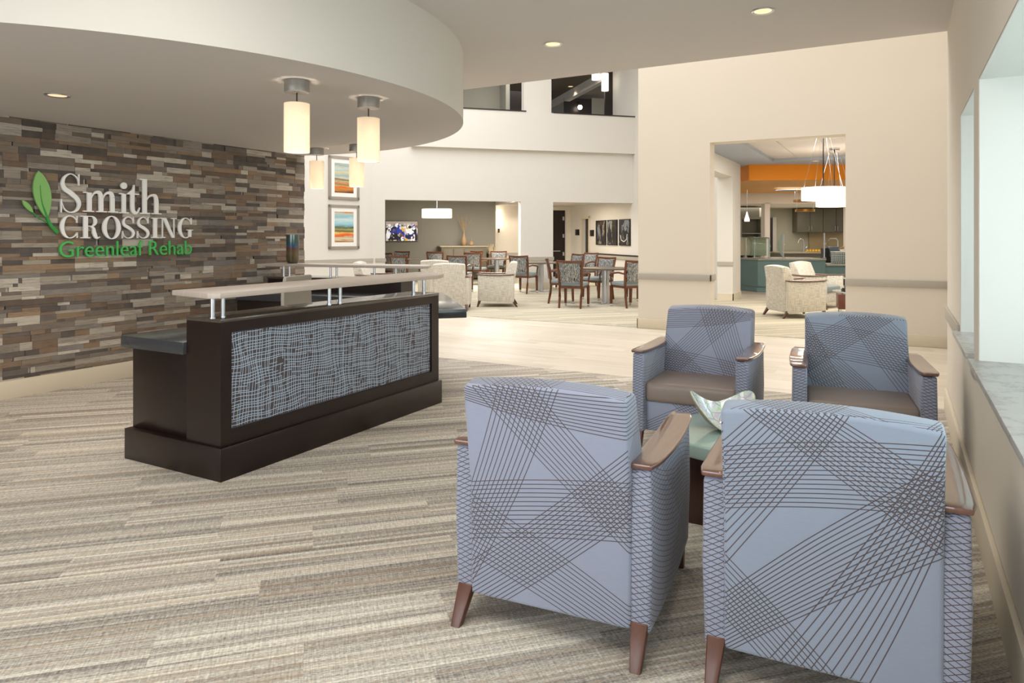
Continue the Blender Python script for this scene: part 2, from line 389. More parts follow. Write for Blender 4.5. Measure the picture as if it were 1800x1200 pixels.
# frames
R45 = math.sqrt(.5); B0 = Vector((-11.618, 13.794, 0))
TB = Matrix.Translation(B0) @ Matrix.Rotation(math.radians(45), 4, 'Z')       # dining wall frame: x along the wall, y behind it
def Bw(u, v, z=0): p = TB @ Vector((u, v, z)); return (p.x, p.y, p.z)
TK = Matrix.Rotation(YAW, 4, 'Z')                                             # servery runs at 29 degrees to the lobby
def Kw(a, t, z=0): p = TK @ Vector((a, t, z)); return (p.x, p.y, p.z)

# ============================================================ SETTING
FX = .33
struct(MB().box(-16, 6, -3.3, 6.62, -.1, -.002).box(-16, 6, 6.62, 30, -.1, -.002).build('floor', M['plank']))
struct(MB().box(-6.7, .6, -3.2, 6.62, -.05, .006).build('floor_carpet_lobby', M['carpet']))
struct(MB().prism([(-15, 10.3), (-3.3, 10.3), (-3.3, 15.6), (-3.5, 15.7), (-8.5, 20.8), (-15, 20.8)], -.05, .004).box(-3.3, 3.5, 10.3, 16.3, -.05, .004).build('floor_carpet_dining', M['carpet_far']))
# stone wall
wl = struct(MB().box(-7.0, -6.72, -3.2, 6.57, 0, 3.1).build('wall_left', M['wall']))
rng = random.Random(4)
PAL = ['4b4542', '564439', '6e5644', '846a55', '957a5e', '87817c', '958b80', 'aba193', 'c8bfb1', '7b6f66', '5d5552', '75675b', 'd0c7ba', '3f3a39', '8b7a69', 'a59a8e']
mb = MB(); z = .02
row = 0
while z < 2.95:
    y = -3.2 + (.3 if row % 2 else 0) + rng.choice([0, .15])
    y -= .6
    while y < 6.56:
        lay = rng.choice([(.05, .05, .05), (.03, .05, .07), (.04, .03, .045, .035), (.03, .05, .04, .03), (.025, .05, .025, .05), (.06, .035, .055), (.045, .025, .05, .03)])
        zz = z
        for hgt in lay:
            cuts = sorted([0, .6]+[rng.uniform(.12, .48) for _ in range(rng.choice([1, 2, 2, 3]))])
            for a, b in zip(cuts, cuts[1:]):
                if b-a < .03: continue
                y0, y1 = max(y+a+.0006, -3.2), min(y+b-.0006, 6.56)
                if y1-y0 < .02: continue
                c = lin(rng.choice(PAL)); k = rng.uniform(.72, 1.0); mb.c = (c[0]*k, c[1]*k, c[2]*k, 1)
                mb.box(-6.72, -6.700+rng.uniform(0, .008), y0, y1, zz+.0005, min(zz+hgt-.0005, 2.95))
            zz += hgt
        y += .6
    z += .15; row += 1
sw = mb.build('wall_left_stone_cladding', M['stone'], fixn=False); struct(sw)
struct(MB().box(-6.7, -6.672, -3.2, 6.56, 0, .16).build('baseboard_left', M['trim'], bev=.004))
# right wall with two windows; pier end
mb = MB(); X1 = .85
for y0, y1, z0, z1 in ((-3.2, 6.55, 0, .78), (-3.2, 6.55, 2.16, 3.04), (-3.2, -1.4, .78, 2.16), (4.03, 4.27, .78, 2.16), (5.19, 6.55, .78, 2.16)): mb.box(FX, X1, y0, y1, z0, z1)
struct(mb.box(.527, X1, 6.55, 10.5, 0, 8).box(FX, X1, 6.46, 6.55, 3.04, 8).build('wall_right', M['wall_warm']))
struct(MB().box(FX+.05, X1+.02, -1.4, -1.398, .78, 2.16).box(FX+.003, X1+.02, 4.022, 4.029, .80, 2.16).box(FX+.003, X1+.02, 5.182, 5.189, .80, 2.16).box(FX+.003, X1+.02, 4.271, 4.278, .80, 2.16)
    .box(FX+.003, X1, -1.4, 4.03, 2.152, 2.159).box(FX+.003, X1, 4.27, 5.19, 2.152, 2.159).build('trim_window_reveals', M['reveal']))
for n, (a, b) in enumerate(((-1.4, 4.03), (4.27, 5.19))):
    struct(MB().box(FX-.04, X1, a-.03, b+.04, .775, .803).build('trim_sill', M['sill'], bev=.003))
    f = struct(MB().box(X1-.06, X1-.01, a, b, .80, .86).box(X1-.06, X1-.01, a, b, 2.09, 2.15).box(X1-.06, X1-.01, a, a+.05, .8, 2.15).box(X1-.06, X1-.01, b-.05, b, .8, 2.15).build('window_%d' % (n+1), M['reveal']))
    MB().box(X1-.038, X1-.032, a+.05, b-.05, .86, 2.09).build('pane', M['clear'], f)
struct(MB().box(FX-.022, FX, -3.2, 6.55, 0, .19).box(FX-.022, .55, 6.55, 6.572, 0, .19).build('baseboard_right', M['trim'], bev=.005))
struct(MB().box(FX-.018, FX, 5.23, 6.57, .75, .84).box(FX-.018, FX, 4.06, 4.24, .70, .77).build('trim_rail_right', M['rail'], bev=.006))
# back (entrance) wall behind the camera with glazing
struct(MB().box(-7, -5.5, -3.3, -3.1, 0, 3.1).box(.2, 1, -3.3, -3.1, 0, 3.1).box(-5.5, .2, -3.3, -3.1, 2.9, 3.1).box(-5.5, .2, -3.3, -3.1, 0, .3).box(-2.7, -2.6, -3.3, -3.1, .3, 2.9).build('wall_back', M['wall']))
# lobby ceiling, drum, fascia over its far edge
struct(MB().box(-16, FX+.5, -3.3, 6.58, 3.04, 3.3).build('ceiling', M['ceil']))
struct(MB().box(-16, X1, 6.40, 6.58, 3.3, 8).build('wall_front_upper', M['wall']))
CX, CY, CR = -5.88, 3.74, 2.89
a0 = math.acos((-6.705-CX)/CR)
arc = [(CX+CR*math.cos(a), CY+CR*math.sin(a)) for a in [-a0+2*a0*i/120 for i in range(121)]]
dr = MB().prism(arc, 2.43, 3.05).build('ceiling_drum', M['ceil'])
dr.data.materials.append(M['wall'])
for p in dr.data.polygons:
    if abs(p.normal.z) < .5: p.material_index = 1; p.use_smooth = True
dr.data.set_sharp_from_angle(angle=math.radians(30)); struct(dr)
# wall A with the opening to the cafe
YA, YB = 10.27, 10.556
struct(MB().box(-3.497, -2.415, YA, YB, 0, 8).box(-.635, 4, YA, YB, 0, 8).box(-2.415, -.635, YA, YB, 2.76, 8).build('wall_front', M['wall_warm']))
struct(MB().box(-3.515, -2.415, YA-.018, YA, 0, .15).box(-3.515, -3.497, YA-.018, YB, 0, .15).box(-.635, .53, YA-.018, YA, 0, .15).box(-2.415, -2.397, YA-.018, YB, 0, .15).build('baseboard_front', M['trim'], bev=.004))
struct(MB().box(-3.52, -2.39, YA-.025, YA, .745, .838).box(-3.522, -3.497, YA-.025, YB, .745, .838).box(-2.415, -2.39, YA-.025, YB, .745, .838).box(-.66, .515, YA-.025, YA, .745, .838).box(-.66, -.635, YA-.025, YB, .745, .838).build('trim_rail_front', M['rail'], bev=.006))
# dining wall B (45 degrees)
UE = 7.13
B = MB()
for u0, u1, z0, z1 in ((-.0, .24, 0, 2.33), (3.84, 4.76, 0, 2.33), (0, UE, 2.33, 4.7), (0, 1.0, 4.7, 8), (3.93, 4.71, 4.7, 8), (1.0, UE, 6.9, 8)): B.box(u0, u1, 0, .22, z0, z1, 0, TB)
B.box(.9, UE, -.14, 0, 3.70, 4.72, 0, TB)
struct(B.build('wall_dining', M['wall']))
struct(MB().box(.9, 3.95, -.16, .05, 4.72, 4.75, 0, TB).box(4.71, UE, -.16, .05, 4.72, 4.75, 0, TB).build('trim_balcony_cap', M['dark_door']))
struct(MB().box(0, .26, -.025, 0, .75, .84, 0, TB).box(3.82, 4.78, -.025, 0, .75, .84, 0, TB).build('trim_rail_dining', M['rail']))
struct(MB().box(0, .24, -.015, 0, 0, .15, 0, TB).box(3.84, 4.76, -.015, 0, 0, .15, 0, TB).build('baseboard_dining', M['trim']))
# wall C at right angles to it, with a door opening and handrail
struct(MB().box(UE, UE+.25, -4.45, 1.36, 0, 8, 0, TB).box(UE, UE+.25, 1.36, 3.2, 0, 3.95, 0, TB).box(UE, UE+.25, 3.2, 3.78, 1.97, 3.95, 0, TB).box(UE, UE+.25, 3.78, 5.2, 0, 3.95, 0, TB).build('wall_hall_side', M['wall']))
struct(MB().box(UE-.04, UE, 3.78, 3.86, 0, 2.05, 0, TB).box(UE-.04, UE, 3.12, 3.2, 0, 2.05, 0, TB).box(UE-.04, UE, 3.12, 3.86, 1.97, 2.05, 0, TB).build('trim_door_frame', M['trim']))
struct(MB().box(UE+.1, UE+.15, 3.2, 3.78, 0, 1.97, 0, TB).build('door_1', M['dark_door']))
# rooms behind B
VB = 4.92
struct(MB().box(-3.2, 4.31, 4.5, 4.75, 0, 2.9, 0, TB).build('wall_television', M['wall_grey']))
struct(MB().box(4.31, 5.25, VB, VB+.2, 0, 2.9, 0, TB).box(5.95, 6.28, VB, VB+.2, 0, 2.9, 0, TB).box(6.95, UE, VB, VB+.2, 0, 2.9, 0, TB).box(5.25, 5.95, VB, VB+.2, 2.2, 2.9, 0, TB).box(6.28, 6.95, VB, VB+.2, 2.3, 2.9, 0, TB).box(4.31, 4.33, 4.5, VB, 0, 2.9, 0, TB).build('wall_hall_end', M['wall_warm']))
struct(MB().box(-3.2, -3.0, .2, 4.6, 0, 2.9, 0, TB).box(-3.2, 0, 0, .22, 0, 8, 0, TB).build('wall_television_side', M['wall']))
struct(MB().box(-3.2, 4.31, .2, 4.6, 2.75, 2.95, 0, TB).box(4.31, UE, .2, 5.2, 2.43, 2.95, 0, TB).build('ceiling_dining', M['ceil']))
d2 = struct(MB().box(6.3, 6.93, VB+.03, VB+.08, 0, 2.3, 0, TB).build('door_2', M['dark_door']))
MB().box(6.84, 6.90, VB+.0, VB+.03, 1.95, 2.08, 0, TB).box(6.84, 6.90, VB+.0, VB+.03, 1.35, 1.48, 0, TB).box(6.84, 6.90, VB+.0, VB+.03, .72, .85, 0, TB).build('hinge', M['steel'], d2)
MB().box(6.5, 6.75, VB-.01, VB+.03, .87, .90, 0, TB).build('door_handle', M['steel'], d2)
struct(MB().box(5.27, 5.93, VB+.1, VB+.15, 0, 2.2, 0, TB).build('door_3', M['dark_door']))
struct(MB().box(4.4, 5.2, VB-.02, VB, .75, .84, 0, TB).box(5.97, 6.27, VB-.02, VB, .75, .84, 0, TB).build('trim_rail_hall', M['rail']))
# upper gallery
struct(MB().box(-2, 12, .0, 9, 3.96, 4.0, 0, TB).build('floor_gallery', M['taupe']))
struct(MB().box(-2, 12, .22, 9, 6.62, 6.8, 0, TB).build('ceiling_gallery', plain('gallery_ceiling', '8d8378', .9)))
struct(MB().box(-2, 12, 8.2, 8.4, 3.9, 6.7, 0, TB).box(-1.5, 4.1, 2.7, 2.85, 3.9, 6.7, 0, TB).box(3.98, 4.1, 2.0, 2.7, 3.9, 6.7, 0, TB).box(8.37, 8.9, 6.0, 6.1, 3.9, 6.5, 0, TB).build('wall_gallery', plain('gallery_wall', 'a9a79a', .85)))
struct(MB().box(7.3, 7.5, 1.5, 7.5, 6.32, 6.62, 0, TB).build('trim_gallery_beam', M['wall']))
struct(MB().box(4.2, 5.1, 4.0, 4.06, 4.0, 6.15, 0, TB).build('door_4', M['dark_door']))
struct(MB().box(6.88, 7.13, 1.36, 1.42, 4.0, 6.35, 0, TB).build('door_5', M['dark_door']))
struct(MB().box(7.3, 8.36, 6.0, 6.06, 4.0, 6.45, 0, TB).build('door_6', M['dark_door']))
struct(MB().box(6.0, 8.2, 8.12, 8.19, 4.0, 6.1, 0, TB).build('trim_gallery_panelling', plain('brown_panel', '4a3830', .5)))
# picture wall and atrium enclosure
def wallseg(p, q, z0, z1, th=.2, mat='wall', name='wall_side'):
    p = Vector(p); q = Vector(q); d = (q-p); n = Vector((-d.y, d.x)).normalized()*th
    return struct(MB().prism([p, q, q+n, p+n], z0, z1).build(name, M[mat]))
PWA, PWB = Vector((-13.39, 6.5)), Vector((-11.66, 13.77))
wallseg(PWA, PWB, 0, 8, name='wall_pictures')
wallseg((-6.75, 6.57), (-13.4, 6.57), 0, 8, .2, name='wall_atrium_left')
struct(MB().box(-14, 1.2, 6.3, 10.5, 8, 8.2).prism([(-14, 10.5), (-3.3, 10.5), (-3.3, 15.8), (-6.6, 19.0), (-14, 14)], 8, 8.2).build('ceiling_atrium', M['ceil']))
# cafe shell
struct(MB().box(-3.5, -3.17, 15.56, 16.4, 0, 3.1).box(-3.5, -3.17, 10.556, 15.56, 2.68, 3.1).box(-3.5, -3.17, 10.556, 10.9, 0, 2.68).build('wall_cafe_left', M['wall']))
struct(MB().box(-3.5, -3.152, 15.542, 15.56, 0, .15).box(-3.17, -3.152, 15.542, 16.4, 0, .15).build('baseboard_cafe', M['trim']))
struct(MB().box(-3.5, -3.15, 15.54, 15.56, .76, .845).build('trim_rail_cafe', M['rail']))
struct(MB().box(3.4, 3.6, 10.5, 27, 0, 3.3).build('wall_cafe_right', M['wall']))
struct(MB().box(-3.5, -2.43, YB, 17.5, 3.03, 3.3).prism([(-2.43, 16.2), (3.5, 16.2), (3.5, 20.5), (-1.1, 18.0), (-2.43, 17.5)], 3.03, 3.3).build('ceiling_cafe_border', M['ceil_blue']))
struct(MB().box(-2.43, 3.5, YB, 16.2, 3.10, 3.3).build('ceiling_cafe_tray', plain('tray_paint', 'cfc8c4', .9)))
struct(MB().box(-1.94, -1.93, YB, 16.2, 3.094, 3.1).box(-1.24, -1.23, YB, 16.2, 3.094, 3.1).box(-.5, -.49, YB, 16.2, 3.094, 3.1).build('trim_tray_joints', M['rail']))
# ============================================================ orange bulkhead and kitchen
def karc(a0_, a1_, t0, sag, n=24): return [(a0_+(a1_-a0_)*i/n, t0+sag*(2*i/n-1)**2) for i in range(n+1)]
face = [p for p in karc(3.9, 10.5, 15.85, .35, 48) if p[0] >= 5.3]
poly = face+[(10.5, 21), (5.3, 21)]
ob = struct(MB().prism(poly, 2.675, 3.25, 0, TK).build('ceiling_orange_bulkhead', [M['orange'], plain('ochre_underside', 'dba04c', .5, var=.02, scale=2)]))
for p in ob.data.polygons: p.material_index = 1 if p.normal.z < -.5 else 0  # downward faces take the paler ochre
struct(MB().box(3, 12, 20.6, 20.9, 2.36, 3.0, 0, TK).box(3, 12, 20.9, 24, 2.36, 2.45, 0, TK).build('wall_kitchen_header', M['wall_warm']))
ka = lambda px, t: (px-900)/1228*t
struct(MB().box(ka(1338, 20.9), ka(1347, 20.9), 20.6, 20.9, 0, 2.4, 0, TK).box(ka(1482.5, 20.9), ka(1500, 20.9), 20.6, 20.9, 0, 2.4, 0, TK).build('wall_kitchen_pier', M['wall_warm']))
struct(MB().box(ka(1280, 24), 12, 24, 24.2, 0, 2.6, 0, TK).box(ka(1280, 22), ka(1338, 22)+.1, 22.2, 22.3, 0, 2.4, 0, TK).build('wall_kitchen_back', plain('kitchen_wall', 'a5a08c', .8)))
struct(MB().box(ka(1349, 23.9), ka(1357.5, 23.9), 23.9, 23.99, 0, 2.02, 0, TK).build('door_7', M['dark_door']))
struct(MB().box(ka(1358.5, 23.9), ka(1365, 23.9), 23.9, 23.99, 0, 2.05, 0, TK).build('trim_kitchen_door', M['rail']))

# ============================================================ RECEPTION DESK
desk = thing('reception_desk', (-3.82, 3.75, 0), 'dark espresso reception desk with patterned blue front panel, nearest the camera', 'desk')
def loc(o): return Matrix.Translation(-Vector(o.location))
T = loc(desk)
MB().box(-4.262, -3.36, 2.655, 4.84, .0, .195, 0, T).build('base', M['espresso'], desk, bev=.004)
MB().box(-4.245, -3.685, 2.70, 4.80, .195, .70, 0, T).build('cabinet_body', M['espresso'], desk, bev=.003)
MB().box(-3.685, -3.405, 2.675, 4.826, .195, .905, 0, T).box(-3.405, -3.385, 2.675, 2.749, .195, .905, 0, T).box(-3.405, -3.385, 4.727, 4.826, .195, .905, 0, T).box(-3.405, -3.385, 2.749, 4.727, .195, .28, 0, T).box(-3.405, -3.385, 2.749, 4.727, .845, .905, 0, T).build('privacy_wall', M['espresso'], desk)
MB().box(-3.687, -3.383, 2.673, 4.828, .905, .926, 0, T).build('ledge', M['espresso_top'], desk, bev=.002)
# patterned panel: slate with broken wavy pale blue lines
rg = random.Random(11); pm = MB(); pm.box(-3.405, -3.400, 2.749, 4.727, .28, .845, 0, T)
def warpY(y, z): return y+.007*math.sin(z*13+y*11.1)+.004*math.sin(z*27+y*23+1)+.006*math.sin(y*19+z*7)
def warpZ(y, z): return z+.007*math.sin(y*5.3+z*6)+.005*math.sin(y*12+z*10+2)+.003*math.sin(y*29+z*17)
def ribbon(pts, wd, d):
    vs = []
    for i, (y, z) in enumerate(pts):
        a = pts[max(i-1, 0)]; b = pts[min(i+1, len(pts)-1)]; dy, dz = b[0]-a[0], b[1]-a[1]; L = math.hypot(dy, dz) or 1
        ny, nz = -dz/L*wd/2, dy/L*wd/2
        vs += [(-3.3995+d, y+ny, z+nz), (-3.3995+d, y-ny, z-nz)]
    pm.add(vs, [(2*i, 2*i+1, 2*i+3, 2*i+2) for i in range(len(pts)-1)], 1, T)
NY, NZ = 104, 28
gy = [2.76+1.96*(i+.5)/NY+rg.uniform(-.006, .006) for i in range(NY)]; gz = [.29+.545*(j+.5)/NZ+rg.uniform(-.005, .005) for j in range(NZ)]
inside = lambda q: 2.7505 < q[0] < 4.7255 and .2815 < q[1] < .8435
def seg_run(pts_all, wd, d, pdrop):
    run = []; drop = 0
    for k, q in enumerate(pts_all):
        if drop > 0: drop -= 1
        elif rg.random() < pdrop: drop = rg.choice([3, 5, 7])
        if drop == 0 and inside(q): run.append(q)
        else:
            if len(run) > 2: ribbon(run, wd, d)
            run = []
    if len(run) > 2: ribbon(run, wd, d)
for y in gy: seg_run([(warpY(y, z), z) for z in [.27+.585*k/70 for k in range(71)]], .0038, .0004, .014)
for z in gz: seg_run([(y, warpZ(y, z)) for y in [2.74+2.0*k/200 for k in range(201)]], .0040, .0008, .018)
pm.build('patterned_panel', [M['slate'], M['line_blue']], desk, fixn=False)
MB().box(-4.30, -3.69, 2.655, 4.85, .701, .775, 0, T).prism([(-3.69, 4.60), (-3.25, 5.05), (-4.45, 6.42), (-4.62, 6.40), (-4.72, 5.72), (-4.25, 5.0), (-4.1, 4.6)], .701, .775, 0, T).build('worktop', M['quartz'], desk, bev=.003)
MB().box(-4.1, -3.95, 5.2, 5.35, 0, .70, 0, T).build('return_support', M['espresso'], desk)
MB().prism([(-3.80, 2.66), (-3.40, 2.60), (-3.345, 2.64), (-3.345, 4.80), (-3.44, 4.98), (-3.80, 5.10)], 1.048, 1.078, 0, T).build('transaction_top', M['ledge'], desk, bev=.003)
for y in (2.675, 2.745, 3.615, 3.722, 4.573, 4.713):
    MB().cyl(-3.455, y, .926, 1.048, .0125, 16, 0, None, T).cyl(-3.455, y, .926, .934, .017, 16, 0, None, T).build('post', M['steel'], desk, smooth=True)
MB().box(-4.06, -3.70, 3.3, 3.75, .775, .80, 0, T).box(-4.05, -3.95, 3.35, 3.6, .80, .86, 0, T).build('desk_equipment_tray', M['black'], desk, bev=.006)
# rear desk, turned 10 degrees
rd = thing('reception_desk', (-5.5, 6.02, 0), 'dark rear reception desk with long pale raised counter, behind the front desk', 'desk', math.radians(10.6))
MB().box(-1.02, .72, -.05, .28, 0, .905).build('privacy_wall', M['espresso'], rd)
MB().box(-1.03, .73, -.06, .29, .905, .926).build('ledge', M['espresso_top'], rd, bev=.002)
MB().box(-1.0, .72, -.62, -.05, .70, .775).build('worktop', M['quartz'], rd, bev=.003)
MB().box(-1.0, -.3, -.6, -.05, 0, .70).box(.2, .7, -.55, -.05, 0, .70).build('drawer_cabinet', M['espresso'], rd, bev=.003)
MB().box(.45, .60, -.57, -.55, .55, .56).build('drawer_pull', M['steel'], rd)
MB().prism([(-1.10, -.07), (1.0, -.09), (1.03, .0), (.93, .28), (-1.10, .28)], 1.048, 1.078).build('transaction_top', M['ledge'], rd, bev=.003)
for x in (-.88, -.80, -.24, -.16, .33, .60): MB().cyl(x, .06, .926, 1.048, .0125, 14).build('post', M['steel'], rd, smooth=True)
# vase on the rear counter
def vase_mat():
    N = NT('iridescent_vase'); x, y, z = N.xyz(N.coord()); f = N.m2('DIVIDE', z, .34)
    n = N.noise(N.vec(N.m2('MULTIPLY', x, 20), N.m2('MULTIPLY', y, 20), N.m2('MULTIPLY', z, 2)), 1, 3); f = N.m2('ADD', f, N.m2('MULTIPLY', N.m2('SUBTRACT', n, .5), .25))
    N.set(N.ramp(f, [(0, '3a352e'), (.12, '5a5238'), (.35, '6e6444'), (.55, '6a4c44'), (.66, '2f5f8a'), (.74, '3f5a5a'), (1, '4c5a56')]), .18, .35, Coat_Weight=.6); return N.m
v = MB().lathe([(.05, 0), (.066, .008), (.074, .04), (.075, .34), (.071, .34), (.069, .05), (0, .02)], 32).build('vase', vase_mat(), None, smooth=True)
v.location = (-6.31, 5.99, 1.0785); tag(v, 'tall cylindrical iridescent dark vase standing on the rear counter', 'vase')
# task chair
oc = thing('office_chair', (-4.74, 4.80, 0), 'grey office chair with tall back between the two reception desks', 'chair', math.radians(-78))
sec = []
for k in range(9):
    z_ = .50+.53*k/8; wdt = .205+.02*math.sin(k/8*PI); yb = -.22-.05*math.sin(k/8*2.4)
    sec.append([(-wdt, yb+.03, z_), (0, yb-.02, z_), (wdt, yb+.03, z_), (wdt, yb+.07, z_), (0, yb+.03, z_), (-wdt, yb+.07, z_)])
MB().sweep(sec).build('backrest', M['grey_chair'], oc, bev=.012)
MB().box(-.24, .24, -.2, .26, .42, .50).build('seat', M['grey_chair'], oc, bev=.03, seg=3)
MB().cyl(0, 0, .10, .42, .03).build('pedestal', M['black'], oc, smooth=True)
mb = MB()
for k in range(5):
    a = 2*PI*k/5+.3; mb.tube([(0, 0, .11), (.27*math.cos(a), .27*math.sin(a), .07)], [.025, .015]); mb.cyl(.27*math.cos(a), .27*math.sin(a), 0.006, .06, .028, 12)
mb.build('star_base', M['black'], oc)
for s_ in (-1, 1): MB().tube([(s_*.24, -.05, .45), (s_*.28, -.05, .62)], .015).box(s_*.28-.03, s_*.28+.03, -.12, .15, .62, .65).build('armrest', M['black'], oc)
# phone
ph = thing('telephone', (-3.86, 3.35, .8605), 'black desk telephone on the worktop behind the patterned desk front', 'telephone', .4)
MB().prism([(-.09, -.1), (.09, -.1), (.09, .1), (-.09, .1)], 0, .035).build('body', M['black'], ph, bev=.01)
MB().box(-.085, -.04, -.1, .1, .037, .065).build('handset', M['black'], ph, bev=.012)
ph.location = (-3.92, 3.92, .7755)
# ============================================================ WALL SIGN
sg = thing('wall_sign', (-6.68, 3.0, 1.2), 'company sign of green leaves, white serif words and green words on the stone wall', 'sign')
LX0 = -6.682; DEP = .019
class G:
    """glyph pieces in a unit box mapped to metres on the wall"""
    def __init__(s, box): s.b = box; s.m = MB()
    def P(s, u, v): b = s.b; return (b[0]+u*(b[2]-b[0]), b[1]+v*(b[3]-b[1]))
    def poly(s, pts):
        q = [s.P(*p) for p in pts]; n = len(q)
        A = sum(q[i][0]*q[(i+1) % n][1]-q[(i+1) % n][0]*q[i][1] for i in range(n))
        if A < 0: q = q[::-1]
        s.k = getattr(s, 'k', 0)+1; x0, x1 = 0, DEP+s.k*2.5e-5
        vs = [(x0, a-3.0, c-1.2) for a, c in q]+[(x1, a-3.0, c-1.2) for a, c in q]
        s.m.add(vs, [list(range(n))[::-1], [n+i for i in range(n)]]+[(i, (i+1) % n, n+(i+1) % n, n+i) for i in range(n)]); return s
    def r(s, u0, v0, u1, v1): return s.poly([(u0, v0), (u1, v0), (u1, v1), (u0, v1)])
    def ring(s, cx, cy, rx, ry, tx, ty, a0=0, a1=360, n=28):
        for i in range(n):
            t0 = math.radians(a0+(a1-a0)*i/n); t1 = math.radians(a0+(a1-a0)*(i+1)/n)
            s.poly([(cx+rx*math.cos(t0), cy+ry*math.sin(t0)), (cx+rx*math.cos(t1), cy+ry*math.sin(t1)), (cx+(rx-tx)*math.cos(t1), cy+(ry-ty)*math.sin(t1)), (cx+(rx-tx)*math.cos(t0), cy+(ry-ty)*math.sin(t0))])
        return s
    def stroke(s, pts, ws, n=8, asp=None):
        b = s.b; W, H = b[2]-b[0], b[3]-b[1]
        q = [(p[0]*W, p[1]*H) for p in pts]; out = []
        for i in range(len(q)-1):
            p0 = q[max(i-1, 0)]; p1 = q[i]; p2 = q[i+1]; p3 = q[min(i+2, len(q)-1)]
            for k in range(n+(i == len(q)-2)):
                t = k/n; f = lambda j: .5*(2*p1[j]+(p2[j]-p0[j])*t+(2*p0[j]-5*p1[j]+4*p2[j]-p3[j])*t*t+(3*p1[j]-p0[j]-3*p2[j]+p3[j])*t**3)
                out.append((f(0), f(1), (ws[i]+(ws[i+1]-ws[i])*t)*W))
        L = []; R = []
        for i, (x, y, w_) in enumerate(out):
            a = out[max(i-1, 0)]; c = out[min(i+1, len(out)-1)]; dx, dy = c[0]-a[0], c[1]-a[1]; l = math.hypot(dx, dy) or 1
            L.append(((x-dy/l*w_/2)/W, (y+dx/l*w_/2)/H)); R.append(((x+dy/l*w_/2)/W, (y-dx/l*w_/2)/H))
        for i in range(len(out)-1): s.poly([R[i], R[i+1], L[i+1], L[i]])
        return s
    def done(s, mat, name='letter', label=None):
        o = s.m.build(name, M[mat], sg, fixn=False)
        if label: o['label'] = label
        return o
def gS(b):
    g = G(b)
    g.stroke([(.90, .74), (.80, .90), (.50, .985), (.22, .90), (.12, .74), (.22, .60), (.50, .50), (.80, .36), (.90, .22), (.78, .07), (.48, .012), (.20, .09), (.06, .28)], [.03, .05, .05, .11, .17, .21, .23, .21, .17, .11, .05, .05, .03])
    return g.r(.86, .70, .91, .99).r(.03, 0, .08, .34)
gS((3.551, 1.615, 3.738, 1.978)).done('white_letter')
g = G((3.757, 1.629, 4.09, 1.825))
for a in (.11, .44, .77): g.r(a, 0, a+.125, .93 if a < .2 else .72)
for a in (.0, .36, .70): g.r(a, 0, a+.30, .055)
g.r(0, .90, .12, .95)
for a in (.21, .54): g.stroke([(a, .62), (a+.06, .84), (a+.15, .955), (a+.25, .93), (a+.2925, .72)], [.02, .04, .075, .11, .125])
g.done('white_letter')
g = G((4.100, 1.625, 4.195, 1.933)); g.r(.30, 0, .72, .62).r(0, 0, 1, .035).r(0, .60, .5, .635).ring(.5, .88, .34, .105, .339, .1049, 0, 360, 24); g.done('white_letter')
g = G((4.18, 1.622, 4.315, 1.911)); g.stroke([(.42, .78), (.42, .20), (.58, .045), (.80, .06), (.98, .22)], [.30, .30, .26, .12, .05]); g.r(.0, .66, .92, .70).poly([(.02, .69), (.27, .69), (.57, .69), (.57, 1.0), (.50, 1.0), (.40, .84)]); g.done('white_letter')
g = G((4.309, 1.625, 4.547, 1.977)); g.r(.14, 0, .33, 1).r(0, .965, .2, 1).r(.0, 0, .46, .03).r(.54, 0, 1.0, .03).r(.68, 0, .86, .40).stroke([(.30, .38), (.42, .50), (.58, .545), (.72, .52), (.77, .38)], [.03, .06, .10, .15, .18]); g.done('white_letter')
def gC(b, tail=False):
    g = G(b); g.ring(.52, .5, .52, .5, .05, .04, 40, 90, 10)
    n = 36
    for i in range(n):   # thick left bowl: outer ellipse minus narrower inner one
        t0 = math.radians(90+180*i/n); t1 = math.radians(90+180*(i+1)/n)
        g.poly([(.52+.52*math.cos(t0), .5+.5*math.sin(t0)), (.52+.52*math.cos(t1), .5+.5*math.sin(t1)), (.52+.30*math.cos(t1), .5+.46*math.sin(t1)), (.52+.30*math.cos(t0), .5+.46*math.sin(t0))])
    g.ring(.52, .5, .52, .5, .05, .04, 270, 322, 10)
    return g.r(.90, .68, .95, .99)
gC((3.551, 1.38, 3.712, 1.591)).r(.91, .02, .96, .26).done('white_letter')
g = G((3.733, 1.381, 3.913, 1.591)); g.r(.15, 0, .37, 1).r(0, .96, .55, 1).r(0, 0, .48, .045).ring(.55, .76, .30, .24, .17, .04, -90, 90, 20).r(.37, .52, .56, .56).stroke([(.52, .53), (.66, .44), (.70, .24), (.80, .04), (.92, .02), (1.0, .06)], [.06, .14, .20, .16, .05, .04]); g.done('white_letter')
g = G((3.937, 1.371, 4.116, 1.597)); n = 44
for i in range(n):
    t0, t1 = 2*PI*i/n, 2*PI*(i+1)/n
    g.poly([(.5+.5*math.cos(t0), .5+.5*math.sin(t0)), (.5+.5*math.cos(t1), .5+.5*math.sin(t1)), (.5+.28*math.cos(t1), .5+.46*math.sin(t1)), (.5+.28*math.cos(t0), .5+.46*math.sin(t0))])
g.done('white_letter')
gS((4.127, 1.379, 4.260, 1.593)).done('white_letter'); gS((4.282, 1.379, 4.415, 1.593)).done('white_letter')
G((4.438, 1.383, 4.518, 1.588)).r(.27, 0, .75, 1).r(0, 0, 1, .045).r(0, .955, 1, 1).done('white_letter')
G((4.530, 1.383, 4.719, 1.590)).r(.14, 0, .18, 1).r(.83, 0, .87, 1).r(0, 0, .32, .045).r(.68, .955, 1, 1).r(0, .955, .2, 1).poly([(.14, 1), (.37, 1), (.87, 0), (.72, 0)]).done('white_letter')
gC((4.738, 1.379, 4.905, 1.597)).r(.62, .38, 1.05, .42).r(.74, .06, .93, .40).done('white_letter')
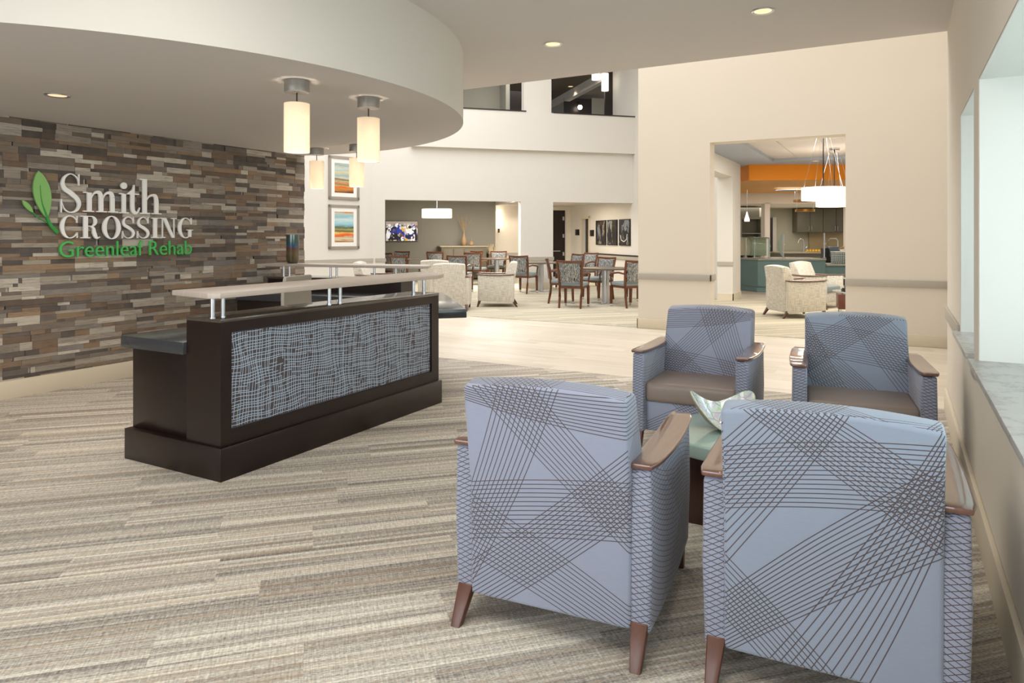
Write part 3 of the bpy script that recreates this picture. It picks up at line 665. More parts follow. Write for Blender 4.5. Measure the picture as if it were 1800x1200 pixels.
# small sans words: flat text turned into one mesh per letter
cu = bpy.data.curves.new('words', 'FONT'); cu.body = 'Greenleaf Rehab'; cu.size = 1; cu.extrude = .5; cu.offset = -.006; cu.resolution_u = 6
to = bpy.data.objects.new('words', cu); COL.objects.link(to); bpy.context.view_layer.update()
tm = bpy.data.meshes.new_from_object(to.evaluated_get(bpy.context.evaluated_depsgraph_get())); bpy.data.objects.remove(to)
bm = bmesh.new(); bm.from_mesh(tm); bmesh.ops.remove_doubles(bm, verts=bm.verts, dist=1e-5); bm.verts.ensure_lookup_table()
xs = [q.co.x for q in bm.verts]; ys = [q.co.y for q in bm.verts]; zs = [q.co.z for q in bm.verts]; x0, x1, y0, y1 = min(xs), max(xs), min(ys), max(ys); zmx = max(zs)
seen = set(); isl = []
for q in bm.verts:
    if q.index in seen: continue
    st = [q]; comp = []; seen.add(q.index)
    while st:
        a = st.pop(); comp.append(a)
        for e in a.link_edges:
            b = e.other_vert(a)
            if b.index not in seen: seen.add(b.index); st.append(b)
    isl.append(comp)
isl.sort(key=lambda c: min(q.co.x for q in c))
for comp in isl:
    idx = {q.index: i for i, q in enumerate(comp)}; mb = MB()
    fs = [[idx[q.index] for q in f.verts] for f in bm.faces if f.verts[0].index in idx]
    mb.add([(DEP if q.co.z > 0 else 0, 3.546+(q.co.x-x0)/(x1-x0)*1.353-3.0, 1.207+(q.co.y-y0)/(y1-y0)*.147-1.2) for q in comp], fs)
    o = mb.build('letter', M['green_letter'], sg); o['label'] = 'green letter'
bm.free()
def leafpoly(p, q, wl, wr, n=14):
    (ax, ay), (bx, by) = p, q; dx, dy = bx-ax, by-ay; L = math.hypot(dx, dy); nx, ny = -dy/L, dx/L; Lh, Rh = [], []
    for i in range(n+1):
        t = i/n; k = math.sin(PI*t)**.75*(1.12-.24*t); Lh.append((ax+dx*t+nx*wl*k, ay+dy*t+ny*wl*k)); Rh.append((ax+dx*t-nx*wr*k, ay+dy*t-ny*wr*k))
    return Lh+Rh[::-1][1:-1]
def flat(poly, name, mat, d0=0, d1=DEP, par=sg):
    n = len(poly); A = sum(poly[i][0]*poly[(i+1) % n][1]-poly[(i+1) % n][0]*poly[i][1] for i in range(n))
    if A < 0: poly = poly[::-1]
    vs = [(d0, a-3.0, c-1.2) for a, c in poly]+[(d1, a-3.0, c-1.2) for a, c in poly]
    return MB().add(vs, [list(range(n))[::-1], [n+i for i in range(n)]]+[(i, (i+1) % n, n+(i+1) % n, n+i) for i in range(n)]).build(name, M[mat], par, fixn=False)
P(flat(leafpoly((3.369, 1.979), (3.438, 1.562), .072, .072), 'leaf', 'leaf_light'), 'large pale green leaf')
P(flat(leafpoly((3.241, 1.712), (3.328, 1.606), .020, .020), 'leaf', 'leaf_light'), 'small pale green leaf')
g = G((0, 0, 1, 1)); g.stroke([(3.380, 1.85), (3.392, 1.72), (3.425, 1.61), (3.470, 1.50), (3.532, 1.43)], [.002, .006, .016, .026, .034], 6)
for i, vv in enumerate(g.m.v): g.m.v[i] = (vv[0]+.004, vv[1], vv[2])
P(g.done('leaf_dark', 'stem'), 'dark green main stem')
g = G((0, 0, 1, 1)); g.stroke([(3.322, 1.612), (3.36, 1.57), (3.40, 1.545), (3.440, 1.528)], [.008, .008, .008, .008], 6); P(g.done('leaf_dark', 'stem'), 'thin dark green side stem')

# ============================================================ PENDANTS, DOWNLIGHTS
def pendant(x, y, zc, label, par=None):
    p = thing('pendant_lamp', (x, y, zc), label, 'lamp', 0, 'cylinder pendants under the round soffit')
    MB().cyl(0, 0, -.078, 0, .082, 32).build('canopy', M['canopy_grey'], p, bev=.003)
    MB().cyl(0, 0, -.155, -.078, .0045, 10).build('cord', M['black'], p)
    MB().lathe([(.083, -.475), (.083, -.152)], 40, cap=False).build('shade', M['shade'], p, smooth=True)
    MB().cyl(0, 0, -.471, -.468, .080, 32).build('diffuser', M['opal'], p)
    MB().lathe([(0, -.36), (.024, -.345), (.032, -.31), (.026, -.28), (.014, -.25), (.014, -.16), (0, -.155)], 16).build('bulb', M['opal'], p, smooth=True)
    point(p, (0, 0, -.315), 27.0, (1, .87, .71), .033); return p
OFFP = (-4.95, 1.95)
pendant(-3.50, 3.36, 2.43, 'cream cylinder pendant lamp above the near end of the front desk')
pendant(*OFFP, 2.43, 'cream cylinder pendant lamp outside the left edge of the frame')
pendant(-3.47, 4.04, 2.43, 'cream cylinder pendant lamp above the middle of the front desk')
pendant(-5.98, 6.05, 2.43, 'small cream cylinder pendant lamp beside the end of the stone wall')
pendant(-5.36, 6.04, 2.43, 'small cream cylinder pendant lamp in front of the upper landscape picture')
def downlight(x, y, z, label, power=14, r=.075, ang=115):
    p = thing('downlight', (x, y, z), label, 'ceiling light', 0, 'round recessed ceiling lights')
    MB().lathe([(r*.82, -.001), (r*1.05, -.007), (r*1.12, -.001), (r*1.12, 0), (r*.82, 0)], 36, cap=False).build('trim_ring', M['steel'], p, smooth=True)
    MB().lathe([(r*.82, -.0005), (r*.8, -.002), (0, -.0022)], 32).build('lens', LENS, p, smooth=True)
    spot(p, (0, 0, -.02), power, ang=ang, r=.05); return p
def lens_mat():
    N = NT('reflector_lens'); N.set('c9a67e', .3, .4); N.b.inputs['Emission Color'].default_value = lin('ffdcb0'); N.b.inputs['Emission Strength'].default_value = .9; return N.m
LENS = lens_mat()
downlight(-.873, 5.333, 3.038, 'round recessed ceiling light at top right, above the far armchairs', 20)
downlight(-2.588, 5.378, 3.038, 'round recessed ceiling light beside the curved soffit', 20)
downlight(-5.377, 2.847, 2.428, 'round recessed ceiling light in the soffit above the leaf sign', 46, ang=125)

# ============================================================ ARMCHAIRS
def sgrid_back(W, y_rear, y_front_top, y_front_bot, z0, z1, dome=.020, n=12):
    sec = []
    for i in range(n+1):
        x = -W+2*W*i/n; d = dome*(1-(x/W)**2)
        sec.append([(x, y_rear[0], z0), (x, y_rear[0]-.006, (z0+z1)/2), (x, y_rear[1], z1-.012+d), (x, (y_rear[1]+y_front_top)/2, z1+.004+d), (x, y_front_top, z1-.012+d), (x, (y_front_top+y_front_bot)/2+.015, .66), (x, y_front_bot, .43), (x, y_front_bot, z0)])
    return sec
def armchair(name, loc_, rz, label, cat, fab, seatm, capm, legm, group, W=.362, sidem=None):
    a = thing(name, loc_, label, cat, rz, group); Bi = W-.065
    MB().sweep(sgrid_back(Bi, (-.02, -.085), .055, .20, .10, .880)).build('backrest', fab, a, bev=.015, seg=3, uv=True)
    for s_ in (-1, 1):
        sec = []
        for (y, zb, zt, off) in ((-.012, .095, .632, 0), (.12, .100, .626, .006), (.30, .108, .622, .010), (.48, .116, .624, .008), (.62, .124, .630, .003), (.70, .128, .638, 0)):
            x0, x1 = (W-.075), (W+off); sec.append([(s_*x0, y, zb), (s_*(x1-.004), y, zb), (s_*(x1+.004), y, (zb+zt)/2), (s_*x1, y, zt), (s_*x0, y, zt)])
        MB().sweep(sec).build('arm_panel', sidem or fab, a, bev=.014, seg=3, uv=True)
        sec = []
        for i in range(13):
            t = i/12; y = -.02+.735*t; zt = .654-.012*math.sin(PI*min(t*1.02, 1))+.005*t
            bul = .014*math.sin(PI*t); e = .010 if i in (0, 12) else 0
            sec.append([(s_*(W-.082-.0+e), y, zt-.018), (s_*(W+.012+bul-e), y, zt-.018), (s_*(W+.016+bul-e), y, zt-.006), (s_*(W+.010+bul-e), y, zt), (s_*(W-.080+e), y, zt)])
        MB().sweep(sec).build('arm_cap', capm, a, bev=.004, seg=2)
    MB().box(-Bi, Bi, .17, .665, .315, .445).build('seat', seatm, a, bev=.034, seg=4, uv=True)
    MB().box(-Bi, Bi, .10, .640, .125, .32).build('seat_base', fab, a, bev=.01, uv=True)
    for sx in (-1, 1):
        x = sx*(W-.04)
        MB().taper(x+sx*.004, -.075, .036, .058, x, .015, 0, .13).build('leg', legm, a, bev=.005)
        MB().taper(x, .705, .034, .052, x, .665, 0, .15).build('leg', legm, a, bev=.005)
    return a
GR = 'patterned armchairs around the glass-topped table'
NLc = armchair('armchair', (-1.072, 2.195, 0), math.radians(5), 'blue-grey line-patterned armchair seen from behind, left of the two nearest', 'armchair', M['fabric_a'], M['seat_vinyl'], M['walnut'], M['walnut_leg'], GR, sidem=M['fabric_side'])
NRc = armchair('armchair', (-.19, 2.28, 0), math.radians(2.5), 'blue-grey line-patterned armchair seen from behind, nearest the window sill', 'armchair', M['fabric_b'], M['seat_vinyl'], M['walnut'], M['walnut_leg'], GR, sidem=M['fabric_side'])
copy_tree(NLc, (-1.195, 5.10, 0), math.radians(180+2), 'blue-grey line-patterned armchair facing the camera, left one beyond the table')
copy_tree(NRc, (-.262, 5.08, 0), math.radians(180+6.5), 'blue-grey line-patterned armchair facing the camera, right one beside the wall')
# table and bowl
tb = thing('side_table', (-.70, 3.51, 0), 'low round table with frosted green glass top between the four armchairs', 'table')
MB().cyl(0, 0, .385, .452, .35, 56).build('table_top', M['frost'], tb, bev=.012, seg=3)
MB().box(-.22, .22, -.12, .26, .0, .385).build('base', wood('mahogany_block', '2c110b', '48200f', .3, 5, 2, .3), tb, bev=.004)
bw = thing('decorative_bowl', (-.765, 3.51, .4525), 'iridescent pearl saddle-shaped bowl standing on the low glass-topped table', 'bowl', math.radians(29))
def bowl_surf(off, n=40, m=14):
    vs, fs = [], []
    for j in range(m+1):
        r = j/m
        for i in range(n):
            a = 2*PI*i/n; c, s_ = math.cos(a), math.sin(a)
            x = (.150+off*.8)*r*c; y = (.118+off*.8)*r*s_
            z = .004+(.045+.045*s_)*r**2.2+.115*r**2.6*abs(c)**1.8 - off*(1-r*.7)
            vs.append((x, y, z+.012))
    for j in range(m):
        for i in range(n): a = j*n+i; b = j*n+(i+1) % n; fs.append((a, b, b+n, a+n))
    return vs, fs
def shell(off0, off1):
    v0, f0 = bowl_surf(off0); v1, f1 = bowl_surf(off1); k = len(v0); n = 40; m = 14
    fs = [tuple(f) for f in f0]+[tuple(i+k for i in f[::-1]) for f in f1]
    for i in range(n): a = m*n+i; b = m*n+(i+1) % n; fs.append((a, b, b+k, a+k))
    return MB().add(v0+v1, fs)
def pearl():
    N = NT('pearl_shell_mosaic'); v_ = N.coord(); x = N.n('ShaderNodeTexVoronoi', feature='DISTANCE_TO_EDGE'); N.put(x.inputs['Vector'], v_); x.inputs['Scale'].default_value = 20
    y = N.n('ShaderNodeTexVoronoi'); N.put(y.inputs['Vector'], v_); y.inputs['Scale'].default_value = 20
    nn = N.noise(v_, 30, 2); e = N.m2('LESS_THAN', x.outputs['Distance'], .035)
    c = N.ramp(nn, [(.32, 'b9e0b4'), (.44, 'e9e9de'), (.55, 'cfe2ea'), (.64, 'e6c6da'), (.75, 'f2f0e6')]); c = N.mix(e, c, 'aebdc2')
    N.set(c, .15, .1, Coat_Weight=.5); return N.m
shell(0, .004).build('bowl_inside', pearl(), bw, smooth=True)
shell(.0045, .010).build('bowl_outside', plain('rough_shell', 'a9a28a', .8, var=.3, scale=120), bw, smooth=True)
MB().lathe([(.028, -.0), (.022, .006), (.02, .0105)], 20).build('foot', M['frost_edge'], bw)

# ============================================================ LOUNGE CHAIRS (tweed)
GL = 'cream tweed lounge chairs'
L0 = armchair('lounge_chair', (-7.36, 10.84, 0), math.radians(28), 'cream tweed lounge chair seen from behind at the end of the desk slab', 'armchair', M['tweed'], M['seat_blue'], M['walnut'], M['walnut_leg'], GL)
copy_tree(L0, (-6.83, 12.35, 0), math.radians(119), 'cream tweed lounge chair seen side-on facing left, beside the dining area')
copy_tree(L0, (-8.62, 12.15, 0), math.radians(25), 'cream tweed lounge chair seen from behind, just left of the nearer one')
copy_tree(L0, (-9.45, 10.75, 0), math.radians(-62), 'white-backed tweed lounge chair behind the rear reception counter')
copy_tree(L0, (-1.87, 12.87, 0), math.radians(-52), 'cream tweed lounge chair seen from behind through the cafe opening')
copy_tree(L0, (-1.74, 15.05, 0), math.radians(-113), 'cream tweed lounge chair turned partly toward the camera through the cafe opening')
ct = thing('coffee_table', (-.72, 14.0, 0), 'small brown cube table with glass top beside the cafe lounge chairs', 'table', math.radians(8))
MB().box(-.28, .28, -.28, .28, .10, .36).build('base', wood('red_brown_veneer', '4a1f10', '6a3219', .35, 5, 0), ct, bev=.004)
MB().cyl(0, 0, .40, .415, .36, 32).build('table_top', M['clear'], ct, smooth=True)
for a_, b_ in ((-.24, -.24), (.24, -.24), (.24, .24), (-.24, .24)): MB().cyl(a_, b_, 0, .10, .012, 10).build('foot', M['steel'], ct); MB().cyl(a_*.7, b_*.7, .36, .40, .02, 12).build('spacer', M['steel'], ct)
bk = MB().box(-.11, .11, -.08, .08, 0, .03).box(-.10, .10, -.07, .07, .031, .05).build('book', [M['black']], None, bev=.003); bk.location = (-.80, 13.98, .4155); bk.rotation_euler = (0, 0, .6); tag(bk, 'dark book lying on the glass coffee table in the cafe', 'book')

# ============================================================ DINING CHAIRS AND TABLES
def dining_chair(loc_, rz, label):
    c = thing('dining_chair', loc_, label, 'chair', rz, GD)
    for s_ in (-1, 1):   # rear post runs from floor to top rail
        MB().tube([(s_*.215, -.275, 0), (s_*.215, -.235, .22), (s_*.22, -.225, .45), (s_*.235, -.25, .70), (s_*.25, -.30, .91)], [.021, .026, .028, .025, .021], 8).build('leg', M['cherry'], c, smooth=True)
        MB().taper(s_*.235, .235, .042, .054, s_*.235, .225, .055, .42).build('leg', M['cherry'], c, bev=.003)
        q = MB(); q.lathe([(0, -.022), (.018, -.018), (.026, 0), (.018, .018), (0, .022)], 14, 0, Matrix.Translation((s_*.235, .235, .0265)) @ Matrix.Rotation(PI/2, 4, 'Y')); q.cyl(s_*.235, .235, .035, .058, .012, 8); q.build('caster', M['steel'], c, smooth=True)
        MB().tube([(s_*.235, -.245, .665), (s_*.27, -.08, .69), (s_*.285, .10, .675), (s_*.275, .20, .645), (s_*.25, .215, .56), (s_*.24, .20, .42)], [.017, .020, .023, .022, .018, .017], 8).build('arm', M['cherry'], c, smooth=True)
    sec = []
    for i in range(9):
        t = -1+i/4; y = -.30-.035*(1-t*t); sec.append([(t*.262, y-.014, .885+.012*t*t), (t*.262, y+.014, .885+.012*t*t), (t*.262, y+.014, .928+.012*t*t), (t*.262, y-.014, .928+.012*t*t)])
    MB().sweep(sec).build('top_rail', M['cherry'], c, bev=.005)
    sec = []
    for i in range(9):
        t = -1+i/4; d = -.03*(1-t*t)
        sec.append([(t*.195, -.252+d, .505), (t*.215, -.305+d, .885), (t*.215, -.265+d, .885), (t*.195, -.205+d, .505)])
    MB().sweep(sec).build('backrest', M['dine_fabric'], c, bev=.008)
    MB().box(-.25, .25, -.225, .26, .425, .50).build('seat', M['seat_blue'], c, bev=.022, seg=3)
    MB().box(-.24, .24, -.235, .245, .385, .432).build('seat_rail', M['cherry'], c, bev=.004)
    return c
GD = 'wooden dining chairs with streaked fabric backs'
DC = [  # x, y, heading (degrees; 0 faces away along +Y), label
 (-5.62, 12.62, 8, 'dining chair seen from behind, nearest of those at the front right table'),
 (-4.72, 13.22, 55, 'dining chair partly hidden by the wall edge, right of the front right table'),
 (-6.22, 13.35, -65, 'dining chair seen side-on at the left of the front right table'),
 (-5.85, 14.45, 160, 'dining chair facing the camera behind the front right table'),
 (-4.95, 14.75, 140, 'dining chair at the far right corner of the front right table'),
 (-8.10, 15.20, 0, 'dining chair seen from behind at the left of the slab-legged table by the pillar'),
 (-7.60, 16.75, 150, 'dining chair in front of the dark hall door'),
 (-7.75, 18.1, 160, 'dining chair farthest back inside the right-hand hall opening'),
 (-10.71, 17.16, 10, 'dining chair seen from behind in front of the wooden sideboard'),
 (-10.95, 18.75, 200, 'dining chair facing the camera in front of the small white branches'),
 (-12.33, 17.52, 20, 'dining chair under the right edge of the television'),
 (-9.60, 14.63, 15, 'dining chair seen from behind above the cream lounge chairs'),
 (-10.55, 13.65, 0, 'dining chair seen from behind at the left opening edge, nearest the rear counter'),
 (-12.55, 15.70, -10, 'dining chair just inside the left opening, below the television'),
 (-13.45, 17.0, 190, 'dining chair against the grey wall below the television, facing the camera'),
 (-11.65, 18.3, 170, 'small-looking dining chair directly in front of the sideboard, left half'),
]
first = None
for x, y, d, lb in DC:
    if first is None: first = dining_chair((x, y, 0), math.radians(d), lb)
    else: copy_tree(first, (x, y, 0), math.radians(d), lb)
def dining_table(x, y, r, label, rz=0, sq=False):
    t = thing('dining_table', (x, y, 0), label, 'table', rz, 'dining tables on steel pedestals')
    if sq: MB().box(-r, r, -r, r, .71, .745).build('table_top', M['table'], t, bev=.006)
    else: MB().cyl(0, 0, .71, .745, r, 40).build('table_top', M['table'], t, bev=.005)
    MB().cyl(0, 0, .025, .71, .078, 24).build('pedestal', M['steel'], t, smooth=True)
    MB().box(-.30, .30, -.05, .05, .005, .025).box(-.05, .05, -.30, .30, .005, .025).build('foot_plate', M['steel'], t, bev=.002)
    MB().box(-.2, .2, -.2, .2, .695, .71).build('top_plate', M['dark_metal'], t)
M['table'] = plain('table_top_brown_grey', '6d6052', .25, var=.15, scale=15)
dining_table(-5.37, 13.68, .52, 'round table with steel pedestal at the front right of the dining area')
dining_table(-8.0, 15.9, .50, 'square grey dining table standing before the plain pillar', math.radians(45), True)
dining_table(-10.55, 18.05, .55, 'dining table in front of the sideboard inside the left opening')
dining_table(-12.9, 16.5, .45, 'dining table below the television inside the left opening', math.radians(45), True)

# ============================================================ TELEVISION ROOM
tv = thing('television', Bw(1.205, 4.455, 1.56), 'wall television showing football players in blue and white', 'television', math.radians(45))
MB().box(-.52, .52, -.01, .04, -.33, .33).build('bezel', M['black'], tv, bev=.005)
def em2(n_, c, s=.55):
    N = NT(n_); N.set(c, .3); N.b.inputs['Emission Color'].default_value = lin(c); N.b.inputs['Emission Strength'].default_value = s; return N.m
SC = [em2('screen_'+n_, c) for n_, c in (('stand', '9a8f86'), ('blue', '2038a0'), ('white', 'e8e8ea'), ('black', '14141a'), ('yellow', 'd8a020'), ('skin', '7a4a38'), ('pale', 'b9b4b0'), ('navy', '141c50'))]
mb = MB(); mb.box(-.505, .505, -.0125, -.0105, -.315, .315, 0); rs = random.Random(3); lay = [0]
def blob(cx, cz, rx, rz_, mi, rot=0):
    lay[0] += 1; y = -.0126-.00004*lay[0]; n = 14; q = []
    for i in range(n):
        a = 2*PI*i/n; px_, pz_ = rx*math.cos(a), rz_*math.sin(a); q.append((max(-.5, min(.5, cx+px_*math.cos(rot)-pz_*math.sin(rot))), y, max(-.31, min(.31, cz+px_*math.sin(rot)+pz_*math.cos(rot)))))
    mb.add(q, [list(range(n))], mi)
for i in range(12):
    x = -.47+i*.085; blob(x, .14+rs.uniform(-.03, .05), .04, .045, rs.choice([2, 3, 5, 2, 6])); blob(x, .0, .05, .12, rs.choice([2, 3, 6, 2])); blob(x, -.2, .045, .13, rs.choice([2, 6, 3]))
blob(-.20, -.02, .16, .13, 1, .3); blob(-.26, .08, .10, .06, 7, .6); blob(-.12, .19, .085, .065, 2); blob(-.10, .16, .05, .03, 1); blob(-.22, -.16, .13, .12, 3); blob(-.24, .04, .06, .035, 5, .5); blob(-.02, -.02, .06, .16, 1, .8); blob(.04, .06, .04, .08, 4); blob(.0, -.12, .12, .03, 5, -.9)
blob(.24, .02, .11, .10, 2); blob(.26, .13, .055, .05, 3); blob(.18, .09, .04, .03, 4); blob(.24, -.16, .14, .10, 7); blob(.30, -.06, .07, .04, 2, .4); blob(.43, .0, .05, .12, 3); blob(.36, -.2, .05, .05, 5); blob(-.42, -.08, .06, .16, 2); blob(.02, -.24, .05, .07, 2); blob(.14, -.27, .05, .04, 4)
for i in range(70): blob(rs.uniform(-.5, .5), rs.uniform(-.3, .26), rs.uniform(.008, .03), rs.uniform(.01, .04), rs.choice([0, 1, 2, 3, 3, 5, 6, 7]), rs.uniform(0, 3))
mb.build('screen', SC, tv, fixn=False)
dp = thing('drum_pendant', Bw(2.0, 2.5, 2.75), 'wide white drum pendant hanging in front of the grey wall', 'lamp', 0)
MB().cyl(0, 0, -.81, -.55, .44, 48).build('shade', M['opal'], dp, smooth=True)
MB().cyl(0, 0, -.55, 0, .008, 8).cyl(0, 0, -.03, 0, .07, 20).build('rod', M['steel'], dp)
sb = thing('sideboard', Bw(3.25, 4.2, 0), 'weathered wood sideboard against the grey wall, carrying the tan vases', 'sideboard', math.radians(45))
WW = wood('weathered_oak', '5a5244', '7d735f', .6, 5, 2)
MB().box(-.85, .62, -.24, .22, .06, 1.05).build('body', WW, sb)
MB().box(-.90, .67, -.26, .24, 1.05, 1.09).build('top', plain('sideboard_top', 'b0a283', .4), sb, bev=.004)
MB().box(-.87, .64, -.22, .2, 0, .06).build('plinth', M['dark_metal'], sb)
for k in range(4): MB().box(-.80+k*.345, -.80+k*.345+.315, -.262, -.24, .12, .98).build('door', WW, sb, bev=.004)
def obj_at(o, p, lb, cat, g=None): o.location = p; return tag(o, lb, cat, g)
obj_at(MB().lathe([(.04, 0), (.075, .04), (.09, .13), (.075, .24), (.04, .34), (.022, .41), (.026, .45), (.018, .45), (.014, .40), (0, .1)], 24).build('vase', M['ceramic'], None, smooth=True), Bw(3.17, 4.16, 1.0905), 'tall tan bottle-shaped vase holding dry twigs on the sideboard', 'vase')
obj_at(MB().lathe([(.03, 0), (.07, .03), (.075, .08), (.05, .13), (.018, .16), (.03, .185), (.022, .22), (0, .225)], 20).build('vase', M['ceramic'], None, smooth=True), Bw(3.40, 4.10, 1.0905), 'small squat lidded tan jar beside the tall twig vase', 'jar')
mb = MB(); rt = random.Random(5)
for k in range(9):
    a = rt.uniform(-1, 1)*.26; b = rt.uniform(-.1, .1); p = [(0.001*k, 0, .10), (a*.08, b*.1, .45), (a*.5, b*.6, .62), (a, b, .75+rt.uniform(0, .28))]
    mb.tube(p, [.004, .006, .006, .003], 5)
    for j in range(3): q = Vector(p[2]).lerp(Vector(p[3]), .3*j); mb.tube([q, q+Vector((rt.uniform(-.07, .07), 0, .09))], [.006, .003], 4)
obj_at(mb.build('dried_branch_bundle', M['twig'], None), Bw(3.17, 4.16, 1.10), 'dry pale twigs rising from the tall tan vase', 'branches')
ub = thing('low_shelf', Bw(4.22, 4.2, 0), 'lower pale unit right of the sideboard holding white coral pieces', 'shelf', math.radians(45))
MB().box(-.26, .06, -.2, .2, 0, .82).build('body', WW, ub); MB().box(-.27, .07, -.22, .22, .82, .86).build('top', plain('shelf_top', 'a59a80', .4), ub)
mb = MB()
for k in range(16):
    x = -.1+.2*rt.random(); mb.tube([(x, 0, 0), (x+rt.uniform(-.05, .05), .02, .12), (x+rt.uniform(-.09, .09), 0, .22+rt.uniform(0, .07))], [.02, .012, .005], 5)
cq = obj_at(mb.build('coral_ornament', plain('coral_cream', 'c7b48c', .8), None), Bw(4.14, 4.15, .8605), 'cream branching coral ornament on the lower unit', 'ornament'); cq.rotation_euler = (0, 0, PI/4)
sc = thing('wall_sconce', Bw(4.52, VB, 1.72), 'slim white tube wall lamp beside the grey wall', 'lamp', math.radians(45))
MB().cyl(0, -.08, -.05, .56, .06, 20).build('shade', M['opal_hot'], sc, smooth=True)
MB().box(-.02, .02, -.10, 0, -.20, -.05).build('bracket', M['dark_metal'], sc)
for k, (u_, v_) in enumerate(((4.75, 4.5), (5.2, 4.5))): downlight(*Bw(u_, v_, 2.428), ['left of two small downlights over the far hall doorway', 'right of two small downlights over the far hall doorway'][k], 14, .06)
# right-hand hall: three tall abstract canvases, signs, handrail
def canvas_mat(seed):
    N = NT('abstract_canvas'); x, y, z = N.xyz(N.coord()); v_ = N.vec(N.m2('MULTIPLY', x, 6), N.m2('ADD', N.m2('MULTIPLY', y, 6), seed*3.3), N.m2('MULTIPLY', z, 2.6)); vo = N.n('ShaderNodeTexVoronoi', distance='MANHATTAN'); N.put(vo.inputs['Vector'], v_); vo.inputs['Scale'].default_value = 1.3
    c = N.n('ShaderNodeSeparateColor'); N.t.links.new(vo.outputs['Color'], c.inputs[0]); n = N.noise(v_, 2, 3)
    f = N.m2('ADD', N.m2('MULTIPLY', c.outputs[0], .8), N.m2('MULTIPLY', n, .2))
    N.set(N.ramp(f, [(0, '15171c'), (.38, '1f2c40'), (.55, '14161a'), (.62, '7d8890'), (.68, '38281f'), (.78, '8f8575'), (.84, '5a3322'), (.9, '22303f')], 'CONSTANT'), .5); return N.m
for k, (va, vb, lb) in enumerate(((1.83, 2.58, 'leftmost of three tall abstract canvases, mostly grey streaks'), (1.0, 1.70, 'middle of three tall abstract canvases'), (.12, .84, 'rightmost of three tall abstract canvases with blue top and white arc'))):
    a = thing('canvas_painting', Bw(UE-.02, (va+vb)/2, 1.51), lb, 'painting', math.radians(45), 'tall abstract canvases in the hall'); w_ = (vb-va)/2
    MB().box(-.02, .0195, -w_, w_, -.38, .38).build('frame', M['black'], a); MB().box(-.022, -.0202, -w_+.03, w_-.03, -.35, .35).build('canvas', canvas_mat(k+1), a)
    if k == 2: MB().tube([(-.026, w_*.65, -.08+.0), (-.026, w_*.5, -.22), (-.026, 0, -.27), (-.026, -w_*.5, -.2), (-.026, -w_*.6, -.05)], .012, 6).build('white_arc', M['mat_white'], a)
hr = thing('handrail', Bw(UE, 1.0, .83), 'dark-topped wall handrail along the far hall below the canvases', 'handrail', math.radians(45))
MB().box(-.06, -.03, -3.6, 2.1, .0, .035).build('rail', M['espresso'], hr); MB().box(-.045, -.03, -3.6, 2.1, -.10, .0).build('bumper', M['rail'], hr)
mb = MB()
for k in range(6): mb.box(-.035, 0, -3.2+k, -3.17+k, -.06, -.03)
mb.build('brackets', M['steel'], hr)
for (u_, v_, z_, w_, lb, rz) in ((UE-.012, 4.25, 1.53, .17, 'dark square door sign on the hall wall left of the narrow door', 45), (UE-.012, 2.95, 1.50, .15, 'dark square door sign right of the narrow door', 45)):
    o = MB().box(-.012, .0115, -w_, w_, -.10, .10).build('door_sign', M['dark_metal'], None, bev=.003); obj_at(o, Bw(u_, v_, z_), lb, 'sign'); o.rotation_euler = (0, 0, math.radians(45))

# ============================================================ LANDSCAPE PICTURES
d = (PWB-PWA).normalized(); pa = math.atan2(d.y, d.x); nrm = Vector((d.y, -d.x))
st1 = [(0, '4a2c14'), (.07, 'a35f28'), (.13, 'c98a3a'), (.17, 'e0571a'), (.22, 'c9a86a'), (.28, '8a7a50'), (.33, 'c07a3a'), (.38, 'bfae86'), (.44, '7d6a44'), (.5, 'c9c6b0'), (.58, '8fb0b4'), (.68, 'd8c79a'), (.76, '9cbcc0'), (.84, 'c9cdbd'), (.92, '8fa6a4'), (1, 'b4bcb0')]
st2 = [(0, 'a06028'), (.08, 'd8c8a4'), (.16, 'c6b492'), (.20, 'e0561a'), (.27, 'e57a2a'), (.31, 'e6c070'), (.36, '6a5a2c'), (.42, '9aa468'), (.48, '5a4a28'), (.52, '78b0bc'), (.62, '9cc6d2'), (.72, 'c8dcdc'), (.84, '8fbac6'), (.95, 'b9c6be'), (1, 'c8893c')]
L_ = (PWB-PWA).length
def picture(z0, z1, stops, lb, cat='picture'):
    # centre measured back from the right-hand end of the picture wall
    c = PWB-d*(1.768-.88); zc = (z0+z1)/2; hh = (z1-z0)/2; ww = .435
    a = thing('framed_picture', (c.x+nrm.x*.004, c.y+nrm.y*.004, zc), lb, cat, pa, 'striped landscape prints')
    MB().box(-ww, ww, -.035, 0, -hh, -hh+.065).box(-ww, ww, -.035, 0, hh-.065, hh).box(-ww, -ww+.065, -.035, 0, -hh, hh).box(ww-.065, ww, -.035, 0, -hh, hh).build('frame', M['frame_grey'], a)
    MB().box(-ww+.06, ww-.06, -.016, -.002, -hh+.06, hh-.06).build('mat_board', M['mat_white'], a)
    MB().box(-ww+.165, ww-.165, -.019, -.0165, -hh+.165, hh-.165).build('print', art_mat('landscape_print', stops, z0*3, 2, -hh+.165, hh-.165), a)
picture(2.29, 3.34, st1, 'upper framed landscape of pale blue and orange bands')
picture(1.09, 2.16, st2, 'lower framed landscape of blue sky over orange field bands')
struct(MB().prism([PWB-d*2.2+nrm*.0, PWB-d*.03, PWB-d*.03+nrm*.03, PWB-d*2.2+nrm*.03], .75, .84).build('trim_rail_pictures', M['rail']))

